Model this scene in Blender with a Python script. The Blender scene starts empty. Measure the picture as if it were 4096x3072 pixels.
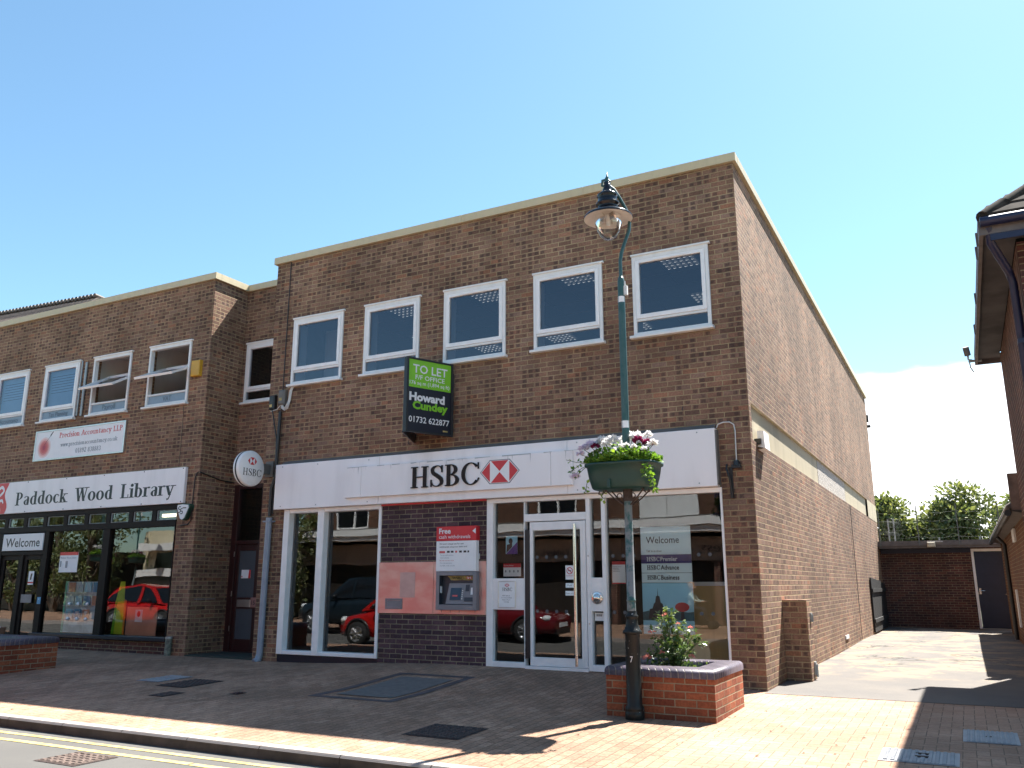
import bpy, math, random
from mathutils import Vector, Matrix
random.seed(7)
sc = bpy.context.scene
col = sc.collection
PI = math.pi

# ------------------------------------------------------------------ camera, sky, sun, exposure
CAM = Vector((2.3897, -11.4775, 1.3262)); YAW, PIT, ROL, FPX = -0.4845, 0.2330, -0.0007, 3372.7
fw = Vector((math.sin(YAW)*math.cos(PIT), math.cos(YAW)*math.cos(PIT), math.sin(PIT)))
rt = Vector((math.cos(YAW), -math.sin(YAW), 0)); up = rt.cross(fw)
r2 = math.cos(ROL)*rt + math.sin(ROL)*up; u2 = -math.sin(ROL)*rt + math.cos(ROL)*up
cd = bpy.data.cameras.new('camera'); cam = bpy.data.objects.new('camera', cd); col.objects.link(cam)
cd.sensor_width = 36; cd.lens = FPX/4096*36; cd.clip_end = 2000; cd.clip_start = .05
cam.matrix_world = Matrix(((r2.x, u2.x, -fw.x, CAM.x), (r2.y, u2.y, -fw.y, CAM.y), (r2.z, u2.z, -fw.z, CAM.z), (0, 0, 0, 1)))
sc.camera = cam

SUN = Vector((.36, 1, 1.6)).normalized()
SUN_EL = math.asin(SUN.z); SUN_AZ = math.atan2(SUN.x, SUN.y)
w = bpy.data.worlds.new('World'); sc.world = w; w.use_nodes = True
wn, wl = w.node_tree.nodes, w.node_tree.links
bg = wn['Background']
sky = wn.new('ShaderNodeTexSky'); sky.sky_type = 'NISHITA'; sky.sun_disc = False
sky.sun_elevation = SUN_EL; sky.sun_rotation = SUN_AZ
sky.altitude = 0; sky.air_density = 1.0; sky.dust_density = 0.35; sky.ozone_density = 1.6
bg.inputs['Strength'].default_value = 0.069
# fair-weather cloud bank low in the sky to the north-east, as noise over the sky's direction
tc = wn.new('ShaderNodeTexCoord'); sep = wn.new('ShaderNodeSeparateXYZ'); wl.new(tc.outputs['Generated'], sep.inputs[0])
mp = wn.new('ShaderNodeMapping'); mp.inputs['Scale'].default_value = (5, 5, 14); wl.new(tc.outputs['Generated'], mp.inputs[0])
nz = wn.new('ShaderNodeTexNoise'); nz.inputs['Scale'].default_value = 1.6; nz.inputs['Detail'].default_value = 7; nz.inputs['Roughness'].default_value = .6
wl.new(mp.outputs[0], nz.inputs['Vector'])
def wmath(op, a, b=None, c=None):
    m = wn.new('ShaderNodeMath'); m.operation = op
    for i, v in enumerate((a, b, c)):
        if v is None: continue
        if isinstance(v, (int, float)): m.inputs[i].default_value = v
        else: wl.new(v, m.inputs[i])
    return m.outputs[0]
def wmap(v, a, b, c, d):
    m = wn.new('ShaderNodeMapRange'); m.interpolation_type = 'SMOOTHSTEP'
    wl.new(v, m.inputs[0])
    for i, q in enumerate((a, b, c, d)): m.inputs[i+1].default_value = q
    return m.outputs[0]
elev = wmap(sep.outputs[2], .17, .27, 1, 0)                      # only low elevations
azim = wmap(sep.outputs[0], -.30, -.08, 0, 1)                     # only towards the right
azim = wmath('MULTIPLY', azim, wmap(sep.outputs[1], 0.0, .3, 0, 1))
dens = wmath('ADD', wmath('MULTIPLY', wmath('MULTIPLY', elev, azim), 1.35), wmath('SUBTRACT', nz.outputs['Fac'], 1.0))
cl = wmap(dens, .02, .30, 0, 1)
cl = wmath('MULTIPLY', cl, wmath('MULTIPLY', elev, azim))
tint = wn.new('ShaderNodeMix'); tint.data_type = 'RGBA'; tint.blend_type = 'MULTIPLY'; tint.inputs[0].default_value = 1; tint.inputs[7].default_value = (.80, .965, .92, 1)
wl.new(sky.outputs[0], tint.inputs[6])
mx = wn.new('ShaderNodeMix'); mx.data_type = 'RGBA'
wl.new(cl, mx.inputs[0]); wl.new(tint.outputs[2], mx.inputs[6]); mx.inputs[7].default_value = (9.5, 9.6, 9.8, 1)
wl.new(mx.outputs[2], bg.inputs['Color'])

ld = bpy.data.lights.new('sun', 'SUN'); ld.energy = 5.0; ld.angle = math.radians(.53); ld.color = (1, .965, .90)
sun = bpy.data.objects.new('sun', ld); col.objects.link(sun)
sun.rotation_euler = SUN.to_track_quat('Z', 'Y').to_euler(); sun.location = SUN*60
sc.view_settings.view_transform = 'Standard'; sc.view_settings.look = 'None'
sc.view_settings.exposure = 1.92; sc.view_settings.gamma = 1

# ------------------------------------------------------------------ helpers: objects
def label(o, lab, cat, group=None):
    o['label'] = lab; o['category'] = cat
    if group: o['group'] = group
    return o
def thing(name, lab, cat, loc=(0, 0, 0), group=None):
    o = bpy.data.objects.new(name, None); o.location = loc; o.empty_display_size = .2; col.objects.link(o)
    return label(o, lab, cat, group)

class MB:
    def __init__(s): s.v = []; s.f = []; s.m = []; s.sm = []; s.cur = 0
    def add(s, vs, fs, smooth=False):
        n = len(s.v); s.v += [tuple(v) for v in vs]
        for f in fs: s.f.append([i+n for i in f]); s.m.append(s.cur); s.sm.append(smooth)
        return s
    def mat(s, i): s.cur = i; return s
    def box(s, x0, x1, y0, y1, z0, z1):
        return s.add([(x0,y0,z0),(x1,y0,z0),(x1,y1,z0),(x0,y1,z0),(x0,y0,z1),(x1,y0,z1),(x1,y1,z1),(x0,y1,z1)],
                     [(0,3,2,1),(4,5,6,7),(0,1,5,4),(1,2,6,5),(2,3,7,6),(3,0,4,7)])
    def bbox(s, x0, x1, y0, y1, z0, z1, b=.004):
        """box with chamfered front (-y) edges"""
        return s.add([(x0,y0+b,z0),(x1,y0+b,z0),(x1,y0+b,z1),(x0,y0+b,z1),(x0+b,y0,z0+b),(x1-b,y0,z0+b),(x1-b,y0,z1-b),(x0+b,y0,z1-b),
                      (x0,y1,z0),(x1,y1,z0),(x1,y1,z1),(x0,y1,z1)],
                     [(4,5,6,7),(0,1,5,4),(1,2,6,5),(2,3,7,6),(3,0,4,7),(0,8,9,1),(1,9,10,2),(2,10,11,3),(3,11,8,0),(8,11,10,9)])
    def quad(s, a, b, c, d): return s.add([a, b, c, d], [(0, 1, 2, 3)])
    def obox(s, o, X, Y, Z):
        o, X, Y, Z = map(Vector, (o, X, Y, Z))
        return s.add([o, o+X, o+X+Y, o+Y, o+Z, o+X+Z, o+X+Y+Z, o+Y+Z], [(0,3,2,1),(4,5,6,7),(0,1,5,4),(1,2,6,5),(2,3,7,6),(3,0,4,7)])
    def prism(s, poly, o, X, Y, Z):
        """2D poly in axes X,Y at o, extruded by Z"""
        o, X, Y, Z = map(Vector, (o, X, Y, Z)); n = len(poly)
        a = [o+X*p[0]+Y*p[1] for p in poly]; b = [q+Z for q in a]
        return s.add(a+b, [tuple(range(n-1, -1, -1)), tuple(range(n, 2*n))]+[(i, (i+1) % n, n+(i+1) % n, n+i) for i in range(n)])
    def cyl(s, p0, p1, r0, r1=None, n=16, cap=True):
        r1 = r0 if r1 is None else r1
        p0, p1 = Vector(p0), Vector(p1); d = (p1-p0).normalized()
        a = d.orthogonal().normalized(); b = d.cross(a)
        vs = [p+(a*math.cos(2*PI*i/n)+b*math.sin(2*PI*i/n))*r for p, r in ((p0, r0), (p1, r1)) for i in range(n)]
        s.add(vs, [(i, (i+1) % n, n+(i+1) % n, n+i) for i in range(n)], True)
        if cap: s.add(vs, [tuple(range(n-1, -1, -1)), tuple(range(n, 2*n))])
        return s
    def lathe(s, c, prof, n=24, ax=(0, 0, 1)):
        c = Vector(c); d = Vector(ax).normalized(); a = d.orthogonal().normalized(); b = d.cross(a)
        vs = [c+d*h+(a*math.cos(2*PI*i/n)+b*math.sin(2*PI*i/n))*r for r, h in prof for i in range(n)]
        fs = [(j*n+i, j*n+(i+1) % n, (j+1)*n+(i+1) % n, (j+1)*n+i) for j in range(len(prof)-1) for i in range(n)]
        return s.add(vs, fs, True)
    def tube(s, pts, r, n=8, cyc=False):
        pts = [Vector(p) for p in pts]; rs = r if isinstance(r, (list, tuple)) else [r]*len(pts)
        vs = []; a = None
        for i, p in enumerate(pts):
            d = (pts[min(i+1, len(pts)-1)]-pts[max(i-1, 0)]).normalized()
            a = d.orthogonal().normalized() if a is None else (a-d*a.dot(d)).normalized()
            b = d.cross(a)
            vs += [p+(a*math.cos(2*PI*k/n)+b*math.sin(2*PI*k/n))*rs[i] for k in range(n)]
        L = len(pts)
        fs = [(j*n+i, j*n+(i+1) % n, (j+1)*n+(i+1) % n, (j+1)*n+i) for j in range(L-1) for i in range(n)]
        s.add(vs, fs, True); return s.add(vs, [tuple(range(n-1, -1, -1)), tuple(range((L-1)*n, L*n))])
    def disc(s, c, nrm, r, n=24, rx=None):
        c = Vector(c); d = Vector(nrm).normalized(); a = d.orthogonal().normalized(); b = d.cross(a)
        return s.add([c+(a*math.cos(2*PI*i/n)+b*math.sin(2*PI*i/n))*r for i in range(n)], [tuple(range(n))])
    def wall_y(s, x0, x1, z0, z1, y, holes, depth=.12, sgn=1):
        """sheet facing -y with rectangular holes (x0,x1,z0,z1) and reveals going to y+depth"""
        xs = sorted({x0, x1} | {h[0] for h in holes} | {h[1] for h in holes}); zs = sorted({z0, z1} | {h[2] for h in holes} | {h[3] for h in holes})
        for i in range(len(xs)-1):
            for j in range(len(zs)-1):
                cx, cz = (xs[i]+xs[i+1])/2, (zs[j]+zs[j+1])/2
                if any(h[0] < cx < h[1] and h[2] < cz < h[3] for h in holes): continue
                s.quad((xs[i], y, zs[j]), (xs[i+1], y, zs[j]), (xs[i+1], y, zs[j+1]), (xs[i], y, zs[j+1]))
        for a, b, c, d in holes:
            e = y+depth
            s.quad((a, y, c), (a, e, c), (a, e, d), (a, y, d)); s.quad((b, y, c), (b, y, d), (b, e, d), (b, e, c))
            s.quad((a, y, d), (a, e, d), (b, e, d), (b, y, d)); s.quad((a, y, c), (b, y, c), (b, e, c), (a, e, c))
        return s
    def frame_y(s, x0, x1, z0, z1, y0, y1, t, tb=None, tt=None):
        """rectangular frame made of four butted bars"""
        tb = t if tb is None else tb; tt = t if tt is None else tt
        s.bbox(x0, x0+t, y0, y1, z0, z1); s.bbox(x1-t, x1, y0, y1, z0, z1)
        s.bbox(x0+t, x1-t, y0+.001, y1, z0, z0+tb); s.bbox(x0+t, x1-t, y0+.001, y1, z1-tt, z1); return s
    def leaf(s, p, d, nrm, L, W):
        p, d, nrm = Vector(p), Vector(d).normalized(), Vector(nrm)
        sd = d.cross(nrm)
        if sd.length < 1e-4: sd = d.orthogonal()
        sd.normalize(); nn = sd.cross(d)
        return s.add([p, p+d*L*.45+sd*W*.5+nn*L*.06, p+d*L, p+d*L*.45-sd*W*.5+nn*L*.06], [(0, 1, 2), (0, 2, 3)])
    def sphere(s, c, r, n=10, m=7, sc=(1, 1, 1)):
        c = Vector(c); vs = []
        for j in range(m+1):
            t = PI*j/m
            for i in range(n): vs.append((c.x+r*sc[0]*math.sin(t)*math.cos(2*PI*i/n), c.y+r*sc[1]*math.sin(t)*math.sin(2*PI*i/n), c.z+r*sc[2]*math.cos(t)))
        return s.add(vs, [(j*n+i, (j+1)*n+i, (j+1)*n+(i+1) % n, j*n+(i+1) % n) for j in range(m) for i in range(n)], True)
    def build(s, name, mats, parent=None, local=False):
        """world-space mesh -> one object; top level: origin at its base; part: placed so that world stays the same"""
        if not isinstance(mats, (list, tuple)): mats = [mats]
        off = Vector((0, 0, 0))
        if parent is None and s.v:
            xs, ys, zs = zip(*s.v); off = Vector(((min(xs)+max(xs))/2, (min(ys)+max(ys))/2, min(zs)))
        me = bpy.data.meshes.new(name)
        me.from_pydata([(v[0]-off.x, v[1]-off.y, v[2]-off.z) for v in s.v], [], s.f)
        for m in mats: me.materials.append(m)
        me.polygons.foreach_set('material_index', s.m); me.polygons.foreach_set('use_smooth', s.sm); me.update()
        o = bpy.data.objects.new(name, me); col.objects.link(o)
        if parent is None: o.location = off
        else:
            o.parent = parent
            if not local and parent.type == 'EMPTY': o.location = -Vector(parent.location)
            elif not local and parent.parent is None: o.location = -Vector(parent.location)
        return o
def struct(o): o['kind'] = 'structure'; return o
def copy_tree(o, parent=None):
    c = o.copy(); col.objects.link(c)
    if parent is not None: c.parent = parent
    for ch in list(o.children): copy_tree(ch, c)
    return c

# ------------------------------------------------------------------ helpers: materials
class NB:
    def __init__(s, name):
        s.m = bpy.data.materials.new(name); s.m.use_nodes = True
        s.N, s.L = s.m.node_tree.nodes, s.m.node_tree.links; s.b = s.N['Principled BSDF']; s.out = s.N['Material Output']
    def set(s, sock, v):
        if isinstance(v, (int, float)): sock.default_value = v
        elif isinstance(v, tuple): sock.default_value = v if len(v) == 4 or sock.type == 'VECTOR' else (*v, 1)
        else: s.L.new(v, sock)
    def math(s, op, a, b=None, c=None):
        n = s.N.new('ShaderNodeMath'); n.operation = op
        for i, v in enumerate((a, b, c)):
            if v is not None: s.set(n.inputs[i], v)
        return n.outputs[0]
    def mix(s, f, a, b, mode='MIX'):
        n = s.N.new('ShaderNodeMix'); n.data_type = 'RGBA'; n.blend_type = mode
        s.set(n.inputs[0], f); s.set(n.inputs[6], a); s.set(n.inputs[7], b); return n.outputs[2]
    def pos(s):
        g = s.N.new('ShaderNodeNewGeometry'); x = s.N.new('ShaderNodeSeparateXYZ'); s.L.new(g.outputs['Position'], x.inputs[0])
        return g.outputs['Position'], x.outputs[0], x.outputs[1], x.outputs[2]
    def noise(s, scale, detail=4, vec=None, rough=.55):
        n = s.N.new('ShaderNodeTexNoise'); n.inputs['Scale'].default_value = scale; n.inputs['Detail'].default_value = detail; n.inputs['Roughness'].default_value = rough
        if vec is None: vec = s.pos()[0]
        s.L.new(vec, n.inputs['Vector']); return n.outputs['Fac']
    def white(s, x, y):
        c = s.N.new('ShaderNodeCombineXYZ'); s.set(c.inputs[0], x); s.set(c.inputs[1], y)
        n = s.N.new('ShaderNodeTexWhiteNoise'); n.noise_dimensions = '2D'; s.L.new(c.outputs[0], n.inputs['Vector']); return n.outputs['Value']
    def ramp(s, f, stops, const=False):
        n = s.N.new('ShaderNodeValToRGB'); s.set(n.inputs[0], f); e = n.color_ramp.elements
        if const: n.color_ramp.interpolation = 'CONSTANT'
        while len(e) < len(stops): e.new(.5)
        for k, (p, c) in enumerate(stops): e[k].position = p; e[k].color = (*c, 1)
        return n.outputs[0]
    def rng(s, v, a, b, c, d, smooth=True):
        n = s.N.new('ShaderNodeMapRange'); n.interpolation_type = 'SMOOTHSTEP' if smooth else 'LINEAR'; s.set(n.inputs[0], v)
        for i, q in enumerate((a, b, c, d)): n.inputs[i+1].default_value = q
        return n.outputs[0]
    def bump(s, h, dist=.01, strength=1):
        n = s.N.new('ShaderNodeBump'); n.inputs['Distance'].default_value = dist; n.inputs['Strength'].default_value = strength
        s.L.new(h, n.inputs['Height']); s.L.new(n.outputs[0], s.b.inputs['Normal'])
    def done(s, colr=None, rough=None, metal=None, spec=None):
        for k, v in (('Base Color', colr), ('Roughness', rough), ('Metallic', metal), ('Specular IOR Level', spec)):
            if v is not None: s.set(s.b.inputs[k], v)
        return s.m
def plain(name, c, rough=.5, metal=0, var=.12, vs=6, spec=None, bump=0):
    n = NB(name); f = n.noise(vs, 4)
    k = n.rng(f, .3, .7, 1-var, 1+var*.4)
    cc = n.mix(1, c, k, 'MULTIPLY') if var else c
    if var:
        g = n.N.new('ShaderNodeCombineColor')
        for i in range(3): n.L.new(k, g.inputs[i])
        cc = n.mix(1, c, g.outputs[0], 'MULTIPLY')
    if bump: n.bump(n.noise(vs*12, 3), bump, .6)
    return n.done(cc, rough, metal, spec)
def emit(name, c, st):
    n = NB(name); n.set(n.b.inputs['Base Color'], c); n.set(n.b.inputs['Emission Color'], c); n.b.inputs['Emission Strength'].default_value = st; return n.m

def brickwork(name, tones, mortar, u=None, bw=.225, bh=.075, mw=.011, v0=.035, blotch=.35, blotch_col=(.060, .040, .038), bmp=.006, rough=.9, floorpat=False, gum=False, tv=(.86, 1.12), stain=.26, udiv=True, z_soldier=None):
    n = NB(name); P, x, y, z = n.pos()
    if floorpat: U, V = y, x
    else: U, V = n.math('ADD', x, y), n.math('SUBTRACT', z, v0)
    wob = n.math('MULTIPLY', n.math('SUBTRACT', n.noise(9, 2), .5), .006)
    V = n.math('ADD', V, wob); U = n.math('ADD', U, wob)
    v = n.math('DIVIDE', V, bh); row = n.math('FLOOR', v); fv = n.math('SUBTRACT', v, row)
    off = n.math('MULTIPLY', n.math('FLOORED_MODULO', row, 2.0), .5)
    uu = n.math('ADD', n.math('DIVIDE', U, bw), off); cl = n.math('FLOOR', uu); fu = n.math('SUBTRACT', uu, cl)
    du = n.math('MULTIPLY', n.math('MINIMUM', fu, n.math('SUBTRACT', 1, fu)), bw)
    dv = n.math('MULTIPLY', n.math('MINIMUM', fv, n.math('SUBTRACT', 1, fv)), bh)
    dd = n.math('ADD', n.math('MINIMUM', du, dv), n.math('MULTIPLY', n.math('SUBTRACT', n.noise(60, 2), .5), .004))
    isb = n.rng(dd, mw*.5-.0022, mw*.5+.0022, 0, 1)
    rnd = n.white(cl, row); rnd2 = n.white(n.math('ADD', cl, 57.3), n.math('ADD', row, 11.7))
    c = n.ramp(rnd, tones)
    vary = n.rng(n.noise(38, 4), .25, .75, .74, 1.18); g = n.N.new('ShaderNodeCombineColor')
    for i in range(3): n.L.new(n.math('MULTIPLY', vary, n.rng(rnd2, 0, 1, *tv, False)), g.inputs[i])
    c = n.mix(1, c, g.outputs[0], 'MULTIPLY')
    if blotch:
        hu = n.math('MULTIPLY', uu, 2); hc = n.math('FLOOR', hu); hf = n.math('SUBTRACT', hu, hc)
        r3 = n.white(n.math('ADD', hc, 7.1), n.math('ADD', row, 3.3))
        e = n.math('MULTIPLY', n.rng(n.math('ABSOLUTE', n.math('SUBTRACT', hf, .5)), .20, .36, 1, 0), n.rng(n.math('ABSOLUTE', n.math('SUBTRACT', fv, .5)), .26, .42, 1, 0))
        on = n.rng(r3, 1-blotch-.04, 1-blotch+.04, 0, .72)
        c = n.mix(n.math('MULTIPLY', n.math('MULTIPLY', e, on), n.rng(n.noise(30, 2), .3, .6, .55, 1)), c, blotch_col)
    mort = n.mix(n.rng(n.noise(3, 3), .35, .65, 0, 1), mortar, tuple(q*.72 for q in mortar))
    c = n.mix(isb, mort, c)
    if stain:
        s_ = n.rng(n.noise(.55, 5, rough=.6), .38, .66, 1-stain, 1.06); sk = n.N.new('ShaderNodeCombineXYZ'); n.set(sk.inputs[0], n.math('MULTIPLY', n.math('ADD', x, y), 2.4)); n.set(sk.inputs[2], n.math('MULTIPLY', z, .35)); s_ = n.math('MULTIPLY', s_, n.rng(n.noise(1, 5, sk.outputs[0]),   .34, .62, .88, 1.04)); g2 = n.N.new('ShaderNodeCombineColor')
        for i in range(3): n.L.new(s_, g2.inputs[i])
        c = n.mix(1, c, g2.outputs[0], 'MULTIPLY')
    if gum: c = spots(n, c)
    h = n.math('ADD', isb, n.math('MULTIPLY', n.noise(70, 4), .35))
    n.bump(h, bmp, .8)
    return n.done(c, rough, spec=.25)

def spots(n, c):
    v = n.N.new('ShaderNodeTexVoronoi'); v.inputs['Scale'].default_value = 2.6; n.L.new(n.pos()[0], v.inputs['Vector'])
    m = n.math('MULTIPLY', n.rng(v.outputs['Distance'], .035, .06, 1, 0), n.rng(n.noise(.9, 2), .42, .55, 0, .45))
    return n.mix(m, c, (.10, .09, .085))
def herringbone(name, tones, mortar, a, mw):
    n = NB(name); P, x, y, z = n.pos(); wob = n.math('MULTIPLY', n.math('SUBTRACT', n.noise(7, 2), .5), .006)
    U, V = n.math('DIVIDE', n.math('ADD', x, wob), a), n.math('DIVIDE', n.math('ADD', y, wob), a)
    i, j = n.math('FLOOR', U), n.math('FLOOR', V); fx, fy = n.math('SUBTRACT', U, i), n.math('SUBTRACT', V, j)
    k = n.math('FLOORED_MODULO', n.math('SUBTRACT', i, j), 4.0)
    is_ = lambda q: n.math('COMPARE', k, float(q), .25)
    k0, k1, k2, k3 = (is_(q) for q in range(4)); far = lambda d, f: n.math('MULTIPLY_ADD', f, 9.0, d)
    d = n.math('MINIMUM', n.math('MINIMUM', far(fx, k1), far(n.math('SUBTRACT', 1, fx), k0)), n.math('MINIMUM', far(fy, k2), far(n.math('SUBTRACT', 1, fy), k3)))
    d = n.math('ADD', n.math('MULTIPLY', d, a), n.math('MULTIPLY', n.math('SUBTRACT', n.noise(60, 2), .5), .003))
    isb = n.rng(d, mw*.5-.002, mw*.5+.002, 0, 1)
    r_ = n.white(n.math('SUBTRACT', i, k1), n.math('SUBTRACT', j, k2)); c = n.ramp(r_, tones)
    g = n.N.new('ShaderNodeCombineColor'); vv = n.math('MULTIPLY', n.rng(n.noise(38, 4), .25, .75, .84, 1.12), n.rng(n.noise(.55, 5, rough=.6), .38, .66, .74, 1.06))
    for q in range(3): n.L.new(vv, g.inputs[q])
    c = n.mix(1, c, g.outputs[0], 'MULTIPLY'); c = spots(n, n.mix(isb, mortar, c))
    n.bump(n.math('ADD', isb, n.math('MULTIPLY', n.noise(70, 4), .35)), .004, .8); return n.done(c, .9, spec=.25)
def glass(name, tint=(.88, .92, .92), refl=1.5, base=.02, gl=(.95, .98, 1)):
    m = bpy.data.materials.new(name); m.use_nodes = True; N, L = m.node_tree.nodes, m.node_tree.links
    N.remove(N['Principled BSDF']); out = N['Material Output']
    t = N.new('ShaderNodeBsdfTransparent'); t.inputs[0].default_value = (*tint, 1)
    g = N.new('ShaderNodeBsdfGlossy'); g.inputs['Roughness'].default_value = .006; g.inputs['Color'].default_value = (*gl, 1)
    fr = N.new('ShaderNodeFresnel'); fr.inputs[0].default_value = 1.5
    # slight waviness of float glass
    geo = N.new('ShaderNodeNewGeometry'); nz = N.new('ShaderNodeTexNoise'); nz.inputs['Scale'].default_value = 1.3; nz.inputs['Detail'].default_value = 1
    L.new(geo.outputs['Position'], nz.inputs['Vector']); bp = N.new('ShaderNodeBump'); bp.inputs['Distance'].default_value = .0035; bp.inputs['Strength'].default_value = .5
    L.new(nz.outputs['Fac'], bp.inputs['Height']); L.new(bp.outputs[0], g.inputs['Normal'])
    a = N.new('ShaderNodeMath'); a.operation = 'MULTIPLY_ADD'; L.new(fr.outputs[0], a.inputs[0]); a.inputs[1].default_value = refl; a.inputs[2].default_value = base; a.use_clamp = True
    mix = N.new('ShaderNodeMixShader'); L.new(a.outputs[0], mix.inputs[0]); L.new(t.outputs[0], mix.inputs[1]); L.new(g.outputs[0], mix.inputs[2]); L.new(mix.outputs[0], out.inputs['Surface'])
    return m
def foliage(name, stops, trans=.35, rough=.55, tint=(1.25, 1.2, .6)):
    n = NB(name); oi = n.noise(2.2, 3); rn = n.N.new('ShaderNodeNewGeometry')
    f = n.math('ADD', n.math('MULTIPLY', rn.outputs['Random Per Island'], .7), n.math('MULTIPLY', oi, .3))
    c = n.ramp(f, stops); n.done(c, rough, spec=.4)
    tr = n.N.new('ShaderNodeBsdfTranslucent'); n.L.new(n.mix(1, c, tint, 'MULTIPLY'), tr.inputs[0])
    mx = n.N.new('ShaderNodeMixShader'); mx.inputs[0].default_value = trans
    n.L.new(n.b.outputs[0], mx.inputs[1]); n.L.new(tr.outputs[0], mx.inputs[2]); n.L.new(mx.outputs[0], n.out.inputs['Surface']); return n.m
def streaky(name, c, dirt, amt=.35, rough=.5, zs=1.2, xs=9):
    """painted or coated sheet with faint vertical run-off streaks"""
    n = NB(name); P, x, y, z = n.pos(); cb = n.N.new('ShaderNodeCombineXYZ')
    n.set(cb.inputs[0], n.math('MULTIPLY', n.math('ADD', x, y), xs)); n.set(cb.inputs[2], n.math('MULTIPLY', z, zs))
    f = n.noise(1, 5, cb.outputs[0]); f2 = n.noise(.8, 3)
    return n.done(n.mix(n.math('MULTIPLY', n.rng(n.math('ADD', n.math('MULTIPLY', f, .7), n.math('MULTIPLY', f2, .3)), .45, .72, 0, 1), amt), c, dirt), rough)

BT = [(0, (.172, .097, .071)), (.16, (.226, .128, .090)), (.42, (.278, .158, .108)), (.62, (.310, .179, .123)), (.78, (.272, .170, .128)), (.90, (.350, .163, .098)), (1, (.236, .141, .104))]
M = {}
M['brick'] = brickwork('multi_stock_brick', BT, (.46, .355, .205), blotch=.30, mw=.0115, tv=(.86, 1.1))
M['brick_purple'] = brickwork('purple_brick', [(0, (.060, .036, .048)), (.4, (.095, .052, .062)), (.7, (.125, .070, .080)), (1, (.075, .045, .058))], (.30, .25, .17), blotch=.12, mw=.012)
M['brick_red'] = brickwork('red_brick', [(0, (.22, .062, .034)), (.35, (.30, .088, .044)), (.7, (.36, .115, .055)), (1, (.25, .075, .04))], (.36, .29, .19), blotch=0, bmp=.005)
M['brick_dull'] = brickwork('dull_red_brick', [(0, (.085, .040, .038)), (.35, (.145, .060, .050)), (.6, (.095, .048, .047)), (.8, (.17, .068, .052)), (1, (.065, .038, .042))], (.36, .29, .19), blotch=.1, bmp=.005)
M['brick_warm'] = brickwork('warm_brick', [(0, (.18, .075, .038)), (.5, (.225, .10, .052)), (1, (.155, .066, .042))], (.38, .31, .18), blotch=0)
M['bullnose'] = brickwork('blue_bullnose_brick', [(0, (.075, .062, .085)), (.5, (.11, .092, .12)), (1, (.085, .07, .095))], (.24, .2, .17), bw=.075, bh=3, v0=-1, mw=.009, blotch=0, rough=.42, bmp=.004, stain=.1)
PT = [(0, (.37, .215, .14)), (.3, (.405, .243, .163)), (.6, (.43, .262, .178)), (.8, (.395, .235, .157)), (1, (.445, .28, .193))]
M['paving'] = brickwork('block_paving', PT, (.17, .115, .08), bw=.2, bh=.1, mw=.0065, v0=0, blotch=0, floorpat=True, bmp=.004, stain=.30, gum=True)
M['paving_herringbone'] = herringbone('herringbone_paving', PT, (.17, .115, .08), .1, .0065)
M['coping'] = streaky('cream_coping', (.56, .47, .30), (.40, .33, .21), .4, .45)
M['white'] = plain('white_upvc', (.86, .845, .84), .35, var=.05)
M['white_old'] = streaky('white_paint_weathered', (.78, .78, .77), (.52, .50, .47), .35, .5, 2, 6)
M['fascia'] = streaky('white_fascia_sheet', (.88, .845, .85), (.60, .58, .58), .42, .38, .5, 3)
M['concrete'] = streaky('concrete_band', (.46, .39, .265), (.27, .23, .165), .65, .85, .6, 2.2)
M['pebble'] = plain('pebbledash', (.50, .45, .40), .9, var=.35, vs=22, bump=.01)
M['lead'] = plain('lead_flashing', (.16, .15, .14), .6, .2)
M['black'] = plain('black_plastic', (.018, .018, .02), .4)
M['dkframe'] = plain('dark_brown_frame', (.012, .008, .007), .6, spec=.2)
M['maroon'] = plain('maroon_paint', (.035, .010, .010), .4)
M['navy'] = plain('navy_paint', (.014, .019, .045), .5)
M['steel'] = plain('brushed_steel', (.62, .60, .58), .32, .9, var=.08)
M['chrome'] = plain('polished_steel', (.75, .72, .69), .16, 1, var=.05)
M['pinksteel'] = None
def pinksteel():
    n = NB('pink_tinted_steel'); P, x, y, z = n.pos(); cb = n.N.new('ShaderNodeCombineXYZ')
    n.set(cb.inputs[0], n.math('MULTIPLY', x, 1.2)); n.set(cb.inputs[2], n.math('MULTIPLY', z, 2.5)); f = n.noise(1.6, 4, cb.outputs[0])
    c = n.mix(n.rng(f, .35, .68, 0, 1), (.60, .33, .30), (.66, .50, .46)); return n.done(c, .34, .72)
M['pinksteel'] = pinksteel()
M['atm'] = plain('grey_atm_casing', (.22, .215, .235), .45)
M['atmdark'] = plain('dark_atm_recess', (.03, .036, .05), .4)
M['screen'] = plain('atm_screen', (.02, .03, .06), .15)
M['red'] = plain('signal_red', (.62, .03, .04), .35, var=.06)
M['hexred'] = plain('logo_red', (.60, .035, .045), .3, var=.05)
M['paper'] = plain('white_paper', (.84, .84, .85), .6, var=.03)
M['ink'] = plain('black_ink', (.02, .02, .025), .4, var=0)
M['greyink'] = plain('grey_ink', (.28, .30, .33), .5, var=0)
M['letterblack'] = plain('gloss_black_letters', (.010, .010, .012), .16, var=0, spec=.3)
M['darkgreenink'] = plain('dark_slate_lettering', (.015, .02, .022), .4, var=0)
M['limegreen'] = plain('lime_green', (.20, .52, .02), .4, var=.04)
M['signnavy'] = plain('sign_navy', (.008, .010, .022), .35, var=.05)
M['signwhite'] = plain('sign_white', (.74, .75, .77), .4, var=0)
M['tomato'] = plain('tomato_red_ink', (.60, .10, .10), .5, var=0)
M['purple'] = plain('deep_purple', (.10, .03, .30), .4)
M['indigo'] = plain('indigo_band', (.045, .03, .17), .4)
M['skyblue'] = plain('poster_sky_blue', (.42, .74, .88), .5, var=.06, vs=3)
M['postwhite'] = plain('poster_white', (.84, .94, .96), .5, var=.03)
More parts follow.
